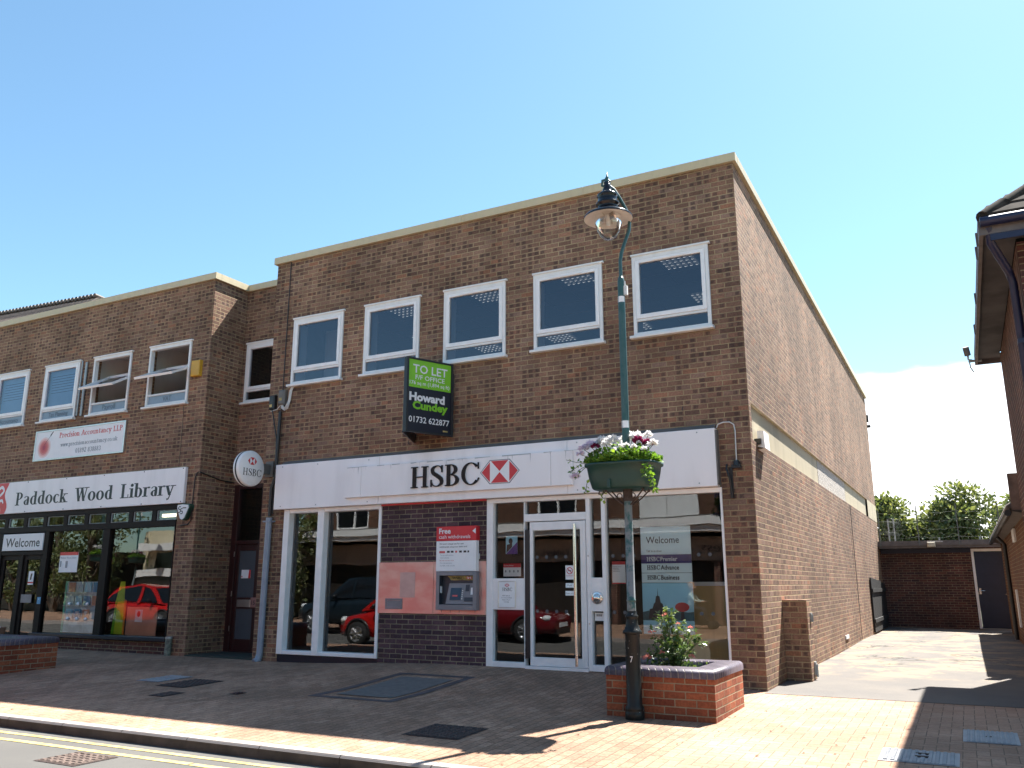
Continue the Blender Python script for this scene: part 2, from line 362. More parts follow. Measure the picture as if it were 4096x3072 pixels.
M['pagoda'] = plain('dark_brown_silhouette', (.03, .02, .025), .5)
M['teal'] = plain('poster_dark_teal', (.05, .14, .17), .5, var=.3, vs=20)
M['wood'] = streaky('pale_oak', (.66, .45, .19), (.50, .32, .13), .6, .45, .7, 14)
M['skin'] = plain('skin', (.55, .33, .25), .5)
M['glass'] = glass('shop_glass')
M['glass_up'] = glass('window_glass', (.72, .77, .86), 1.6, .035, gl=(.86, .90, 1))
M['frost'] = plain('frosted_film', (.22, .30, .38), .45, var=.04)
M['frostdoor'] = plain('frosted_door_glass', (.07, .085, .10), .35, var=.05)
M['blind'] = plain('pale_blue_blind', (.17, .28, .40), .6, var=.05)
M['blinddark'] = plain('blind_gap', (.05, .07, .09), .6)
M['interior'] = plain('dim_interior_wall', (.10, .095, .09), .8)
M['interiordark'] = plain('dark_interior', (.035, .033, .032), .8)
M['ceiling'] = plain('ceiling_tile', (.16, .165, .20), .8, var=.04)
M['louvre'] = plain('louvre_tray', (.10, .11, .13), .4)
M['lit'] = emit('lit_louvre', (1, .93, .82), 0.24)
M['tube'] = emit('lit_tube', (1, .84, .6), 1.1)
def lamp_paint():
    n = NB('lamp_post_green'); P, x, y, z = n.pos(); f = n.noise(9, 5, rough=.7)
    worn = n.math('MULTIPLY', n.rng(n.math('ADD', f, n.math('MULTIPLY', n.noise(2.5, 2), .5)), .62, .80, 0, .85), n.rng(z, 1.9, 2.5, 1, .12))
    return n.done(n.mix(worn, n.mix(f, (.014, .068, .066), (.026, .10, .098)), (.20, .20, .21)), .42)
M['lampgreen'] = lamp_paint()
def paint_chipped():
    n = NB('chipped_black_paint'); c = n.mix(n.rng(n.noise(26, 5), .66, .70, 0, 1), (.012, .014, .014), (.36, .38, .38)); return n.done(c, .38, spec=.25)
M['lampblack'] = paint_chipped()
M['lampgloss'] = plain('gloss_black_enamel', (.010, .010, .013), .16, spec=.35)
M['shadewhite'] = plain('shade_inner_white', (.74, .68, .62), .4, var=.1)
M['bowl'] = glass('lamp_bowl_glass', (.93, .94, .93), .8, .012)
M['troughgreen'] = plain('green_trough', (.010, .048, .042), .45, var=.15)
M['soil'] = plain('soil', (.035, .026, .02), .95, var=.4, vs=30, bump=.02)
M['leaf'] = foliage('basket_leaf', [(0, (.05, .12, .02)), (.5, (.13, .26, .035)), (1, (.26, .40, .05))], .4)
M['leafdark'] = foliage('rose_leaf', [(0, (.04, .085, .03)), (.5, (.09, .15, .05)), (1, (.22, .27, .09))], .3, .28)
M['stem'] = plain('green_stem', (.10, .13, .05), .6)
M['petwhite'] = foliage('white_petal', [(0, (.74, .72, .72)), (1, (.85, .82, .80))], .4, tint=(1, 1, 1))
M['petlilac'] = foliage('lilac_petal', [(0, (.74, .62, .74)), (1, (.84, .77, .84))], .4, tint=(1, 1, 1))
M['petburg'] = foliage('burgundy_petal', [(0, (.16, .01, .05)), (1, (.28, .02, .09))], .3, tint=(1, 1, 1))
M['petpink'] = foliage('coral_rose_petal', [(0, (.62, .14, .12)), (1, (.75, .36, .28))], .35, tint=(1, 1, 1))
M['petred'] = foliage('red_geranium_petal', [(0, (.55, .02, .01)), (1, (.70, .05, .02))], .3, tint=(1, 1, 1))
M['treeleaf'] = foliage('tree_leaf', [(0, (.07, .095, .045)), (.45, (.14, .175, .075)), (.8, (.24, .265, .12)), (1, (.34, .34, .17))], .35)
M['bark'] = plain('bark', (.10, .075, .055), .9, var=.4, vs=12)
M['kerb'] = streaky('kerb_stone', (.30, .26, .24), (.20, .16, .14), .5, .85, 3, 3)
M['yellow'] = plain('yellow_road_paint', (.52, .40, .15), .7, var=.4, vs=9)
M['iron'] = plain('cast_iron', (.075, .055, .05), .75, .0, var=.3, vs=25, spec=.2)
M['greycover'] = plain('galvanised_cover', (.30, .30, .31), .6, .2)
M['patch'] = plain('grey_tarmac_patch', (.15, .135, .125), .85, var=.2, vs=12)
M['patchedge'] = plain('dark_tar_edge', (.10, .075, .075), .85, var=.2)
M['tile'] = plain('brown_roof_tile', (.115, .085, .07), .7, var=.35, vs=7)
M['tilegrey'] = plain('grey_brown_roof_tile', (.060, .050, .042), .95, var=.5, vs=6, spec=.05)
M['eavegrey'] = plain('grey_fascia_board', (.14, .12, .115), .6, var=.25, vs=5)
M['soffit'] = plain('stained_soffit', (.07, .065, .068), .7, var=.6, vs=1.5)
M['gutterblue'] = plain('dark_blue_gutter', (.012, .014, .045), .35)
M['wiregrey'] = plain('dull_wire', (.16, .17, .16), .8)
M['galv'] = plain('galvanised_steel', (.36, .39, .40), .45, .5)
M['pipegrey'] = plain('grey_pvc_pipe', (.25, .29, .36), .35, var=.1)
M['yellowbox'] = plain('yellow_box', (.62, .34, .03), .4)
M['greenlid'] = plain('dark_green_plastic', (.012, .06, .04), .4)
M['cable'] = plain('white_cable', (.62, .62, .60), .5, var=0)
M['rust'] = plain('rusty_iron', (.135, .10, .085), .85, var=.4, vs=14, spec=.15)
M['terracotta'] = plain('terracotta', (.20, .09, .05), .7)
M['displaycard'] = plain('pale_blue_display_card', (.62, .74, .82), .5, var=.25, vs=5)
M['mint'] = plain('mint_edge', (.30, .85, .62), .4)
M['limecard'] = plain('yellow_green_card', (.62, .75, .03), .4, var=.15, vs=3)
M['orangecard'] = plain('orange_card', (.85, .33, .04), .4, var=.1)
M['peachcard'] = plain('peach_card', (.75, .38, .26), .5, var=.15, vs=2)
M['gate'] = plain('black_panel_boards', (.010, .008, .008), .7)  # near-black tone of the boarded panel on the side wall
M['disabled'] = plain('blue_sticker', (.10, .32, .55), .5, var=0)
M['carred'] = plain('red_car_paint', (.45, .012, .010), .12, var=0)
M['cardkred'] = plain('dark_red_car_paint', (.13, .008, .012), .12, var=0)
M['cardark'] = plain('dark_blue_car_paint', (.012, .02, .028), .12, var=0)
M['carglass'] = plain('car_glass', (.01, .012, .015), .05, var=0)
M['tyre'] = plain('tyre_rubber', (.02, .02, .02), .8)
M['alloy'] = plain('alloy_wheel', (.55, .56, .58), .25, .8)
M['headlight'] = plain('headlight', (.75, .78, .8), .08)
M['cream'] = plain('cream_render', (.55, .48, .33), .8, var=.1)
M['shopdark'] = plain('dark_shopfront', (.03, .025, .022), .3)
M['jacket'] = plain('pale_green_jacket', (.42, .46, .40), .7)
M['trouser'] = plain('dark_trousers', (.03, .03, .04), .8)
M['hair'] = plain('auburn_hair', (.42, .20, .08), .6)

def road_mat(name, c, c2, patches=.3, crack=0):
    n = NB(name); f = n.noise(240, 3); g = n.noise(.8, 5, rough=.65); c0 = n.mix(n.rng(g, .35, .68, 0, 1), c, c2)
    sp = n.mix(n.rng(f, .35, .7, 0, 1), tuple(q*.72 for q in c), tuple(min(1, q*1.3) for q in c)); cc = n.mix(.5, c0, sp)
    if crack:
        P, x, y, z = n.pos(); cb = n.N.new('ShaderNodeCombineXYZ')
        n.set(cb.inputs[0], n.math('ADD', n.math('MULTIPLY', x, .42), n.math('MULTIPLY', n.noise(2.2, 4), .8))); n.set(cb.inputs[1], n.math('ADD', n.math('MULTIPLY', y, .36), n.math('MULTIPLY', n.noise(1.9, 4), .9)))
        v = n.N.new('ShaderNodeTexVoronoi'); v.feature = 'DISTANCE_TO_EDGE'; v.inputs['Scale'].default_value = 1; v.inputs['Randomness'].default_value = 1; n.L.new(cb.outputs[0], v.inputs['Vector'])
        cr = n.math('MULTIPLY', n.rng(v.outputs['Distance'], .006, .02, 1, 0), n.rng(n.noise(.9, 3), .42, .56, 0, .85))
        cr = n.math('MULTIPLY', cr, n.rng(y, 3.0, 5.0, 0, 1))
        gr = n.math('MULTIPLY', n.rng(n.noise(1.1, 6, rough=.72), .47, .58, 0, .85), n.rng(n.math('ADD', y, n.math('MULTIPLY', n.noise(1.5, 3), 2)), 2.6, 4.4, 0, 1))
        cc = n.mix(gr, cc, (.29, .22, .15)); dk = n.math('MULTIPLY', n.rng(n.noise(2.7, 6, rough=.75), .58, .66, 0, .6), n.rng(y, 2.5, 5, 0, 1)); cc = n.mix(dk, cc, (.060, .055, .05)); cc = n.mix(cr, cc, (.045, .04, .036))
    n.bump(n.math('ADD', f, n.math('MULTIPLY', g, 3)), .004, .7); return n.done(cc, .9, spec=.2)
M['road'] = road_mat('road_asphalt', (.105, .10, .094), (.14, .132, .12))
M['alley'] = road_mat('worn_alley_asphalt', (.135, .125, .118), (.19, .168, .145), crack=1)
M['land'] = plain('distant_ground', (.12, .13, .08), .95, var=.3, vs=.2)

# ------------------------------------------------------------------ helpers: lettering
def stroke(pts, k=6):
    """variable width stroke through (x,y,w) points -> quads"""
    P = [pts[0]]+list(pts)+[pts[-1]]; out = []
    for i in range(1, len(P)-2):
        a, b, c, d = P[i-1:i+3]
        for j in range(k):
            t = j/k; out.append(tuple(.5*((2*b[q])+(-a[q]+c[q])*t+(2*a[q]-5*b[q]+4*c[q]-d[q])*t*t+(-a[q]+3*b[q]-3*c[q]+d[q])*t**3) for q in range(3)))
    out.append(pts[-1]); L, R = [], []
    for i, p in enumerate(out):
        a, b = out[max(i-1, 0)], out[min(i+1, len(out)-1)]; dx, dy = b[0]-a[0], b[1]-a[1]; n = math.hypot(dx, dy) or 1
        L.append((p[0]-dy/n*p[2]/2, p[1]+dx/n*p[2]/2)); R.append((p[0]+dy/n*p[2]/2, p[1]-dx/n*p[2]/2))
    return [[R[i], R[i+1], L[i+1], L[i]] for i in range(len(out)-1)]
def arc(cx, cy, rx, ry, a0, a1, T, t, n=14):
    q = []
    for i in range(n):
        a, b = math.radians(a0+(a1-a0)*i/n), math.radians(a0+(a1-a0)*(i+1)/n)
        o = lambda e: (cx+rx*math.cos(e), cy+ry*math.sin(e)); k = lambda e: (cx+(rx-T)*math.cos(e), cy+(ry-t)*math.sin(e))
        p = [o(a), o(b), k(b), k(a)]; q.append(p if a1 > a0 else p[::-1])
    return q
def rc(x0, y0, x1, y1): return [[(x0, y0), (x1, y0), (x1, y1), (x0, y1)]]
def serif_glyph(ch, T, t):
    X = .66; S = T*1.0
    def sf(x, y, w=None, l=1, r=1):
        w = w or T*.85; up_ = y < .3; y1 = y+t if up_ else y-t
        return rc(x-T/2-w*l*.6, min(y, y1), x+T/2+w*r*.6, max(y, y1))
    def st(x, y0, y1): return rc(x-T/2, y0, x+T/2, y1)
    def dg(x0, y0, x1, y1, w): return [[(x0-w/2, y0), (x0+w/2, y0), (x1+w/2, y1), (x1-w/2, y1)]]
    g = {
     'H': lambda: (st(.22,0,1)+st(.74,0,1)+sf(.22,0)+sf(.22,1)+sf(.74,0)+sf(.74,1)+rc(.22,.48,.74,.48+t), .96),
     'S': lambda: (stroke([(.62,.76,t),(.54,.93,t),(.36,.975,t),(.17,.86,T*.8),(.19,.66,T),(.38,.52,T*1.15),(.57,.36,T*1.1),(.60,.16,T*.85),(.42,.025,t),(.22,.06,t),(.10,.24,t)])+rc(.595,.66,.595+t,.99)+rc(.075,.01,.075+t,.34), .72),
     'B': lambda: (st(.22,0,1)+sf(.22,0,r=0)+sf(.22,1,r=0)+arc(.34,.755,.30,.245,-90,90,T,t)+arc(.36,.265,.36,.265,-90,90,T,t)+rc(.22,1-t,.35,1)+rc(.22,0,.37,t)+rc(.22,.51,.36,.53+t*.5), .80),
     'C': lambda: (arc(.48,.5,.44,.52,38,322,T,t,24)+rc(.80,.70,.80+t,1.0)+stroke([(.80,.20,t),(.86,.30,t*.8)]), .92),
     'P': lambda: (st(.22,0,1)+sf(.22,0)+sf(.22,1,r=0)+arc(.34,.72,.34,.28,-90,90,T,t)+rc(.22,1-t,.35,1)+rc(.22,.44,.35,.44+t), .76),
     'W': lambda: (dg(.14,1,.34,0,T)+dg(.34,0,.54,1,t*1.4)+dg(.52,1,.74,0,T)+dg(.74,0,.94,1,t*1.4)+sf(.14,1)+sf(.52,1)+sf(.94,1), 1.05),
     'L': lambda: (st(.22,0,1)+sf(.22,1)+sf(.22,0,r=0)+rc(.22,0,.66,t)+rc(.66-t,0,.66,.26), .72),
     'A': lambda: (dg(.12,0,.42,1,t*1.4)+dg(.74,0,.44,1,T)+sf(.12,0)+sf(.74,0)+rc(.24,.32,.64,.32+t), .86),
     'a': lambda: (arc(.30,.20,.24,.21,60,330,T*.9,t)+stroke([(.10,.54,t*1.3),(.20,.64,t),(.34,.645,t),(.43,.54,T*.9),(.44,.34,T),(.44,.10,T),(.52,.02,t)])+stroke([(.40,.40,t),(.28,.40,t)]), .60),
     'b': lambda: (st(.16,.02,1)+sf(.16,1,l=1,r=0)+arc(.32,.33,.30,.345,-120,120,T,t,18), .68),
     'c': lambda: (arc(.33,.33,.30,.345,50,315,T,t,20)+stroke([(.47,.55,t),(.50,.50,T*.9)],2), .58),
     'd': lambda: (st(.50,0,1)+sf(.50,1,l=1,r=0)+sf(.50,0,l=0,r=.8)+arc(.34,.33,.30,.345,60,300,T,t,18), .70),
     'e': lambda: (arc(.33,.33,.30,.345,0,312,T,t,22)+rc(.10,.33,.63-T*.3,.33+t), .64),
     'i': lambda: (st(.17,0,X)+sf(.17,0)+sf(.17,X,r=0)+arc(.17,.87,T*.6,T*.6,0,360,T*.6,T*.6,8), .36),
     'k': lambda: (st(.16,0,1)+sf(.16,0)+sf(.16,1,r=0)+dg(.24,.30,.50,X,t*1.6)+dg(.54,0,.30,.40,T)+sf(.54,0)+sf(.50,X), .68),
     'n': lambda: (st(.16,0,X)+sf(.16,0)+sf(.16,X,r=0)+arc(.34,.40,.26,.26,0,150,T,t)+st(.60-T/2,0,.40)+sf(.60-T/2,0), .74),
     'm': lambda: (st(.14,0,X)+sf(.14,0)+st(.44,0,.5)+sf(.44,0)+st(.74,0,.5)+sf(.74,0)+arc(.30,.42,.22,.24,0,150,T,t)+arc(.60,.42,.22,.24,0,150,T,t), .94),
     'o': lambda: (arc(.34,.33,.32,.345,0,360,T,t,26), .68),
     'p': lambda: (st(.16,-.3,X)+sf(.16,-.3)+sf(.16,X,r=0)+arc(.32,.33,.30,.345,-120,120,T,t,18), .68),
     'r': lambda: (st(.16,0,X)+sf(.16,0)+sf(.16,X,r=0)+stroke([(.20,.46,t),(.30,.62,t),(.42,.63,T*.6),(.46,.58,T*.8)]), .52),
     's': lambda: (stroke([(.42,.50,t),(.36,.63,t),(.24,.64,t),(.12,.55,T*.7),(.18,.40,T*.9),(.34,.29,T),(.40,.15,T*.8),(.26,.02,t),(.13,.05,t),(.07,.17,t)]), .52),
     't': lambda: (st(.20,.10,.86)+rc(.04,X-t,.38,X)+stroke([(.20,.12,T),(.25,.03,T*.6),(.36,.05,t)]), .44),
     'u': lambda: (st(.14,.24,X)+sf(.14,X,r=0)+arc(.36,.26,.30,.26,180,330,T,t)+st(.58,0,X)+sf(.58,X,r=0)+sf(.58,0,l=0), .76),
     'w': lambda: (dg(.10,X,.26,0,T)+dg(.26,0,.42,X,t*1.4)+dg(.40,X,.58,0,T)+dg(.58,0,.72,X,t*1.4)+sf(.10,X)+sf(.40,X)+sf(.72,X), .82),
     'y': lambda: (dg(.12,X,.34,0,T)+stroke([(.56,X,t*1.4),(.40,.15,t*1.4),(.28,-.22,t*1.4),(.14,-.28,T*.7)])+sf(.12,X)+sf(.56,X), .66),
     '.': lambda: (arc(.14,.07,T*.55,T*.55,0,360,T*.55,T*.55,8), .30),
     '0': lambda: (arc(.32,.5,.28,.51,0,360,T,t,24), .64),
     '1': lambda: (st(.30,0,1)+sf(.30,0)+stroke([(.30,1,t*2),(.14,.86,t)]), .56),
     '2': lambda: (stroke([(.10,.76,T*.6),(.18,.94,t),(.34,.97,t*1.5),(.48,.80,T),(.42,.55,T*.8),(.10,.06,t*1.5)])+rc(.08,0,.54,t*2.2), .62),
     '3': lambda: (arc(.28,.75,.24,.25,-80,150,T,t)+arc(.28,.27,.27,.28,-150,85,T,t), .60),
     '8': lambda: (arc(.30,.755,.23,.245,0,360,T*.8,t,20)+arc(.30,.265,.27,.275,0,360,T*.9,t,20), .60),
     '9': lambda: (arc(.30,.68,.26,.32,0,360,T,t,20)+stroke([(.50,.66,T),(.48,.35,T*.8),(.34,.10,t*1.5),(.14,.02,t*1.6)]), .62),
     ' ': lambda: ([], .40)}
    return g[ch]()
def place2d(mb, polys, o, R, U, Nn):
    """put 2D polygons on the plane at o with axes R (right) and U (up); tiny steps along the normal keep strokes from overlapping"""
    o, R, U, Nn = map(Vector, (o, R, U, Nn))
    for i, p in enumerate(polys):
        d = Nn*(.00012*(i % 9))
        mb.add([o+R*q[0]+U*q[1]+d for q in p], [tuple(range(len(p)))])
def serif(mb, txt, o, width, cap, R=(1, 0, 0), U=(0, 0, 1), Nn=(0, -1, 0), T=.17, t=.05, depth=0):
    x = 0; polys = []
    for ch in txt:
        g, adv = serif_glyph(ch, T, t); polys += [[(p[0]+x, p[1]) for p in q] for q in g]; x += adv
    k = width/max(x-.1, .1)
    if not depth: place2d(mb, [[(p[0]*k, p[1]*cap) for p in q] for q in polys], o, R, U, Nn)
    else:
        o, R, U, Nn = map(Vector, (o, R, U, Nn))
        for i, q in enumerate(polys):
            pr = [(p[0]*k, p[1]*cap) for p in q]; mb.prism(pr[::-1], o, R, U, Nn*(depth+.0002*(i % 7)))
_tx = {}
def sans(mb, txt, o, width, cap, R=(1, 0, 0), U=(0, 0, 1), Nn=(0, -1, 0), bold=0., align='L'):
    cu = bpy.data.curves.new('t', 'FONT'); cu.body = txt; cu.size = 1; cu.offset = bold; cu.resolution_u = 2
    ob = bpy.data.objects.new('t', cu); me = ob.to_mesh()
    vs = [v.co.copy() for v in me.vertices]; fs = [tuple(p.vertices) for p in me.polygons]; ob.to_mesh_clear()
    bpy.data.objects.remove(ob); bpy.data.curves.remove(cu)
    if not vs: return
    x0, x1 = min(v.x for v in vs), max(v.x for v in vs); k = width/(x1-x0); ky = cap/.70
    o, R, U, Nn = map(Vector, (o, R, U, Nn))
    mb.add([o+R*(v.x-x0)*k+U*v.y*ky for v in vs], fs)
def hexlogo(mb, c, wid, hgt, R, U, Nn, white, red):
    """red and white hexagon emblem"""
    a, b = wid*.5, hgt*.5; q = a*.5
    def put(ps, m, d): mb.mat(m); mb.add([Vector(c)+Vector(R)*p[0]+Vector(U)*p[1]+Vector(Nn)*d for p in ps], [tuple(range(len(ps)))])
    put([(-a,0),(-q,-b),(q,-b),(a,0),(q,b),(-q,b)], white, 0)
    e = wid*.014
    put([(-a+e*1.5,0),(-q-e*.4,-b+e*2),(-q-e*.4,b-e*2)], red, .0015); put([(a-e*1.5,0),(q+e*.4,b-e*2),(q+e*.4,-b+e*2)], red, .0015)
    put([(-q+e*1.6,b-e*.6),(0,e*.8),(q-e*1.6,b-e*.6)], red, .0015); put([(-q+e*1.6,-b+e*.6),(q-e*1.6,-b+e*.6),(0,-e*.8)], red, .0015)

# ------------------------------------------------------------------ ground
def ss(a, b, x): t = max(0, min(1, (x-a)/(b-a))); return t*t*(3-2*t)
def gz(x, y):
    if y >= 0: yy = 0
    else: yy = max(y, -5.45)
    z = -.003*yy*yy
    if x < 0: z += -.005*max(x, -16)*max(0, 1+yy/5)
    return z+.12*ss(-8.2, -4.6, x)*(1-ss(-1.3, -.15, x))*max(0, 1+yy/2.2)
def sheet(name, xs, ys, zf, m):
    b = MB(); n = len(xs)
    b.add([(x, y, zf(x, y)) for y in ys for x in xs], [(j*n+i, j*n+i+1, (j+1)*n+i+1, (j+1)*n+i) for j in range(len(ys)-1) for i in range(n-1)], True)
    return b.build(name, m)
def lin(a, b, n): return [a+(b-a)*i/n for i in range(n+1)]
KY = -5.36; ROADZ = -.192
b = MB(); b.quad((-400, -400, -.36), (400, -400, -.36), (400, 400, -.36), (-400, 400, -.36)); struct(b.build('ground', M['land']))
def pav(x, y): return gz(x, y)
b = MB()
for xs, ys in ((lin(-40, 0, 80), lin(KY+.13, .0, 24)), (lin(0, 30, 40), lin(KY+.13, -.2, 24))):
    n = len(xs); b.add([(x, y, gz(x, y)) for y in ys for x in xs], [(j*n+i, j*n+i+1, (j+1)*n+i+1, (j+1)*n+i) for j in range(len(ys)-1) for i in range(n-1)], True)
for q, f_ in enumerate(b.f):
    if sum(b.v[k][0] for k in f_)/4 > -.2: b.m[q] = 1
struct(b.build('pavement', [M['paving'], M['paving_herringbone']]))
b = MB()
random.seed(3)
x = -40.0
while x < 30:
    b.add([(x+.004, KY, ROADZ-.1), (x+.911, KY, ROADZ-.1), (x+.911, KY, -.108), (x+.004, KY, -.108), (x+.911, KY+.018, -.0855), (x+.004, KY+.018, -.0855),
           (x+.911, KY+.13, -.082), (x+.004, KY+.13, -.082)], [(0, 1, 2, 3), (3, 2, 4, 5), (5, 4, 6, 7)]); x += .915
b.quad((-40, KY+.006, ROADZ-.1), (30, KY+.006, ROADZ-.1), (30, KY+.006, -.10), (-40, KY+.006, -.10))
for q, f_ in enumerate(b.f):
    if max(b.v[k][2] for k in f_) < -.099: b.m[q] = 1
struct(b.build('kerb', [M['kerb'], plain('shaded_kerb_face', (.085, .062, .05), .9, var=.4, vs=4)]))  # second tone darkens the kerb's road face: its shade is put into the colour
struct(sheet('road', lin(-60, 40, 50), lin(-10.9, KY+.01, 6), lambda x, y: ROADZ, M['road']))
b = MB()
random.seed(11)
for y0, y1 in ((-5.60, -5.53), (-5.855, -5.775)):
    x = -40
    while x < 30:
        L = random.uniform(.5, 1.6); a, c = random.uniform(-.006, .006), random.uniform(-.006, .006)
        b.quad((x, y0+a, ROADZ+.004), (x+L, y0+c, ROADZ+.004), (x+L, y1+c, ROADZ+.004), (x, y1+a, ROADZ+.004)); x += L+(.0 if random.random() < .8 else .03)
struct(b.build('road_marking', M['yellow']))
b = MB(); b.quad((-60, -18.2, -.09), (40, -18.2, -.09), (40, -10.9, -.09), (-60, -10.9, -.09)); struct(b.build('far_pavement', M['paving']))
b = MB(); b.box(-60, 40, -10.9, -10.77, -.25, -.086); struct(b.build('far_kerb', M['kerb']))
struct(sheet('alley', lin(0, 9, 18), lin(-.2, 19, 40), lambda x, y: .004+.012*math.sin(x*2.1+y*.7)*ss(1, 4, y), M['alley']))

# dark tar repair and pale joint in front of the cash machine
def flat(name, x0, x1, y0, y1, m, dz=.004, n=6):
    return sheet(name, lin(x0, x1, n), lin(y0, y1, n), lambda x, y: gz(x, y)+dz, m)
b = MB()
for X0, X1, Y0, Y1 in ((-4.98, -3.72, -2.92, -2.80), (-4.98, -3.72, -1.04, -.92), (-4.98, -4.86, -2.80, -1.04), (-3.84, -3.72, -2.80, -1.04)):
    xs, ys = lin(X0, X1, 4), lin(Y0, Y1, 4); b.add([(x, y, gz(x, y)+.004) for y in ys for x in xs], [(j*5+i, j*5+i+1, (j+1)*5+i+1, (j+1)*5+i) for j in range(4) for i in range(4)])
struct(b.build('pavement_edging', M['patchedge']))
struct(flat('pavement_patch', -4.74, -3.90, -2.66, -1.22, M['patch'], .008))

random.seed(40); b = MB()
for k in range(46):
    x, y = (random.uniform(-.1, 1.6), random.uniform(-4.3, -1.0)) if k < 26 else (random.uniform(-9, -.5), random.uniform(-5.2, -.4))
    a = random.uniform(0, 6.3); L = random.uniform(.018, .045); z = gz(x, y)+.004; d = Vector((math.cos(a), math.sin(a), 0)); e = Vector((-d.y, d.x, 0))
    p = Vector((x, y, z)); b.add([p, p+d*L*.5+e*L*.22+Vector((0, 0, .006)), p+d*L+Vector((0, 0, .003)), p+d*L*.5-e*L*.22+Vector((0, 0, .008))], [(0, 1, 2, 3)])
lt = b.build('fallen_leaves', plain('dry_leaf', (.16, .10, .06), .9, var=.5, vs=9)); lt['kind'] = 'stuff'
covers = 'metal covers set in the paving'
def cover(name, x0, x1, y0, y1, m, lab, zoff=None, ribs=0, letters=None):
    zf = (lambda x, y: gz(x, y)) if zoff is None else (lambda x, y: zoff)
    t = thing(name, lab, 'cover', ((x0+x1)/2, (y0+y1)/2, zf((x0+x1)/2, (y0+y1)/2)), covers)
    b = MB(); n = 4; xs, ys = lin(x0, x1, n), lin(y0, y1, n)
    b.add([(x, y, zf(x, y)+.005) for y in ys for x in xs], [(j*5+i, j*5+i+1, (j+1)*5+i+1, (j+1)*5+i) for j in range(n) for i in range(n)])
    b.build('frame_plate', m[1] if isinstance(m, tuple) else m, t)
    b = MB(); e = .025; k = ribs or 1
    x = x0+e
    if ribs:
        fr_ = [(0, 0)]+[(q, h_) for i in range(ribs) for q, h_ in (((i+.16)/ribs, 0), ((i+.27)/ribs, 1), ((i+.73)/ribs, 1), ((i+.84)/ribs, 0))]+[(1, 0)]; n_ = len(fr_)
        pts = []
        for fy, hy in fr_:
            for fx, hx in fr_:
                X_, Y_ = x0+e+(x1-x0-2*e)*fx, y0+e+(y1-y0-2*e)*fy; pts.append((X_, Y_, zf(X_, Y_)+.008+.008*hx*hy))
        b.add(pts, [(j*n_+i, j*n_+i+1, (j+1)*n_+i+1, (j+1)*n_+i) for j in range(n_-1) for i in range(n_-1)])
        b.build('stud_plate', m[0] if isinstance(m, tuple) else m, t)
    return t
cover('manhole_cover', -7.53, -6.98, -3.05, -2.33, M['iron'], 'dark iron cover in the shaded paving in front of the recessed doorway', ribs=7)
cover('manhole_cover', -8.22, -7.76, -2.80, -2.16, (M['greycover'], M['greycover']), 'bluish grey cover in the paving beside a dark one, nearest the library window', ribs=7)
cover('small_cover', -6.87, -6.60, -3.71, -3.35, M['iron'], 'narrow dark iron cover near the sunlit strip of paving', ribs=3)
cover('stop_tap_cover', -6.0, -5.86, -3.2, -3.03, M['maroon'], 'tiny reddish brown stop tap cover alone in the shaded paving', ribs=2)
cover('manhole_cover', -2.50, -1.88, -4.44, -3.85, M['iron'], 'dark square iron cover at the shadow edge beside the basket shadow', ribs=8)
cover('gully_grate', -5.10, -4.55, -6.35, -5.90, (M['rust'], M['iron']), 'studded iron drain grate in the road beside the yellow lines', zoff=ROADZ, ribs=6)
t = cover('utility_cover', 1.60, 2.18, -3.73, -3.21, (M['greycover'], M['greycover']), 'ribbed grey cover crossed by the edge of the house shadow', ribs=10)
b = MB(); b.box(1.86, 1.96, -3.40, -3.37, -.03, -.016); b.box(1.86, 1.96, -3.52, -3.49, -.032, -.018); b.build('lifting_slot', M['iron'], t)
t = cover('utility_cover', 2.20, 2.64, -2.65, -2.0, (M['greycover'], M['greycover']), 'pale grey cover wholly in the house shadow at right', ribs=10)
b = MB(); b.box(2.38, 2.44, -2.35, -2.33, -.014, -.003); b.build('lifting_slot', M['iron'], t)

# ------------------------------------------------------------------ bank building
BX0 = -8.76; TOP = 7.335
bank = thing('bank_building', 'two-storey flat-roofed brown brick building with white bank fascia and five upper windows', 'building', (-4.4, 9, 0))
UW = [(-8.25, -7.08), (-6.60, -5.43), (-4.94, -3.76), (-3.254, -2.079), (-1.595, -.428)]
holes = [(a, c, 4.862, 6.153) for a, c in UW]+[(-8.20, -6.08, 0.0, 2.61), (-4.08, -.43, -.02, 2.61)]
b = MB()
b.wall_y(BX0, 0, -.2, TOP, 0, holes, .16)
# side wall facing the alley: band recess
DEP = 18.3
def side(y0, y1, z0, z1): b.quad((0, y0, z0), (0, y1, z0), (0, y1, z1), (0, y0, z1))
side(0, DEP, -.2, 3.24); side(0, DEP, 3.76, TOP); side(0, .13, 3.24, 3.76)
b.quad((BX0, 0, -.2), (BX0, 0, TOP), (BX0, DEP, TOP), (BX0, DEP, -.2)); b.quad((0, DEP, -.2), (BX0, DEP, -.2), (BX0, DEP, TOP), (0, DEP, TOP))
b.build('wall', M['brick'], bank)
b = MB(); b.mat(0); b.quad((-.045, .13, 3.24), (-.045, 6.3, 3.24), (-.045, 6.3, 3.76), (-.045, .13, 3.76)); b.quad((-.045, 10.6, 3.24), (-.045, 15.6, 3.24), (-.045, 15.6, 3.76), (-.045, 10.6, 3.76))
b.quad((0, .13, 3.24), (-.045, .13, 3.24), (-.045, .13, 3.76), (0, .13, 3.76)); b.quad((-.045, .13, 3.24), (0, .13, 3.24), (0, 15.6, 3.24), (-.045, 15.6, 3.24)); b.quad((-.045, .13, 3.76), (-.045, 15.6, 3.76), (0, 15.6, 3.76), (0, .13, 3.76))
b.quad((0, 15.6, 3.24), (0, 15.6, 3.76), (-.045, 15.6, 3.76), (-.045, 15.6, 3.24))
b.box(-.045, .004, 15.6, DEP, 3.24, 3.76)
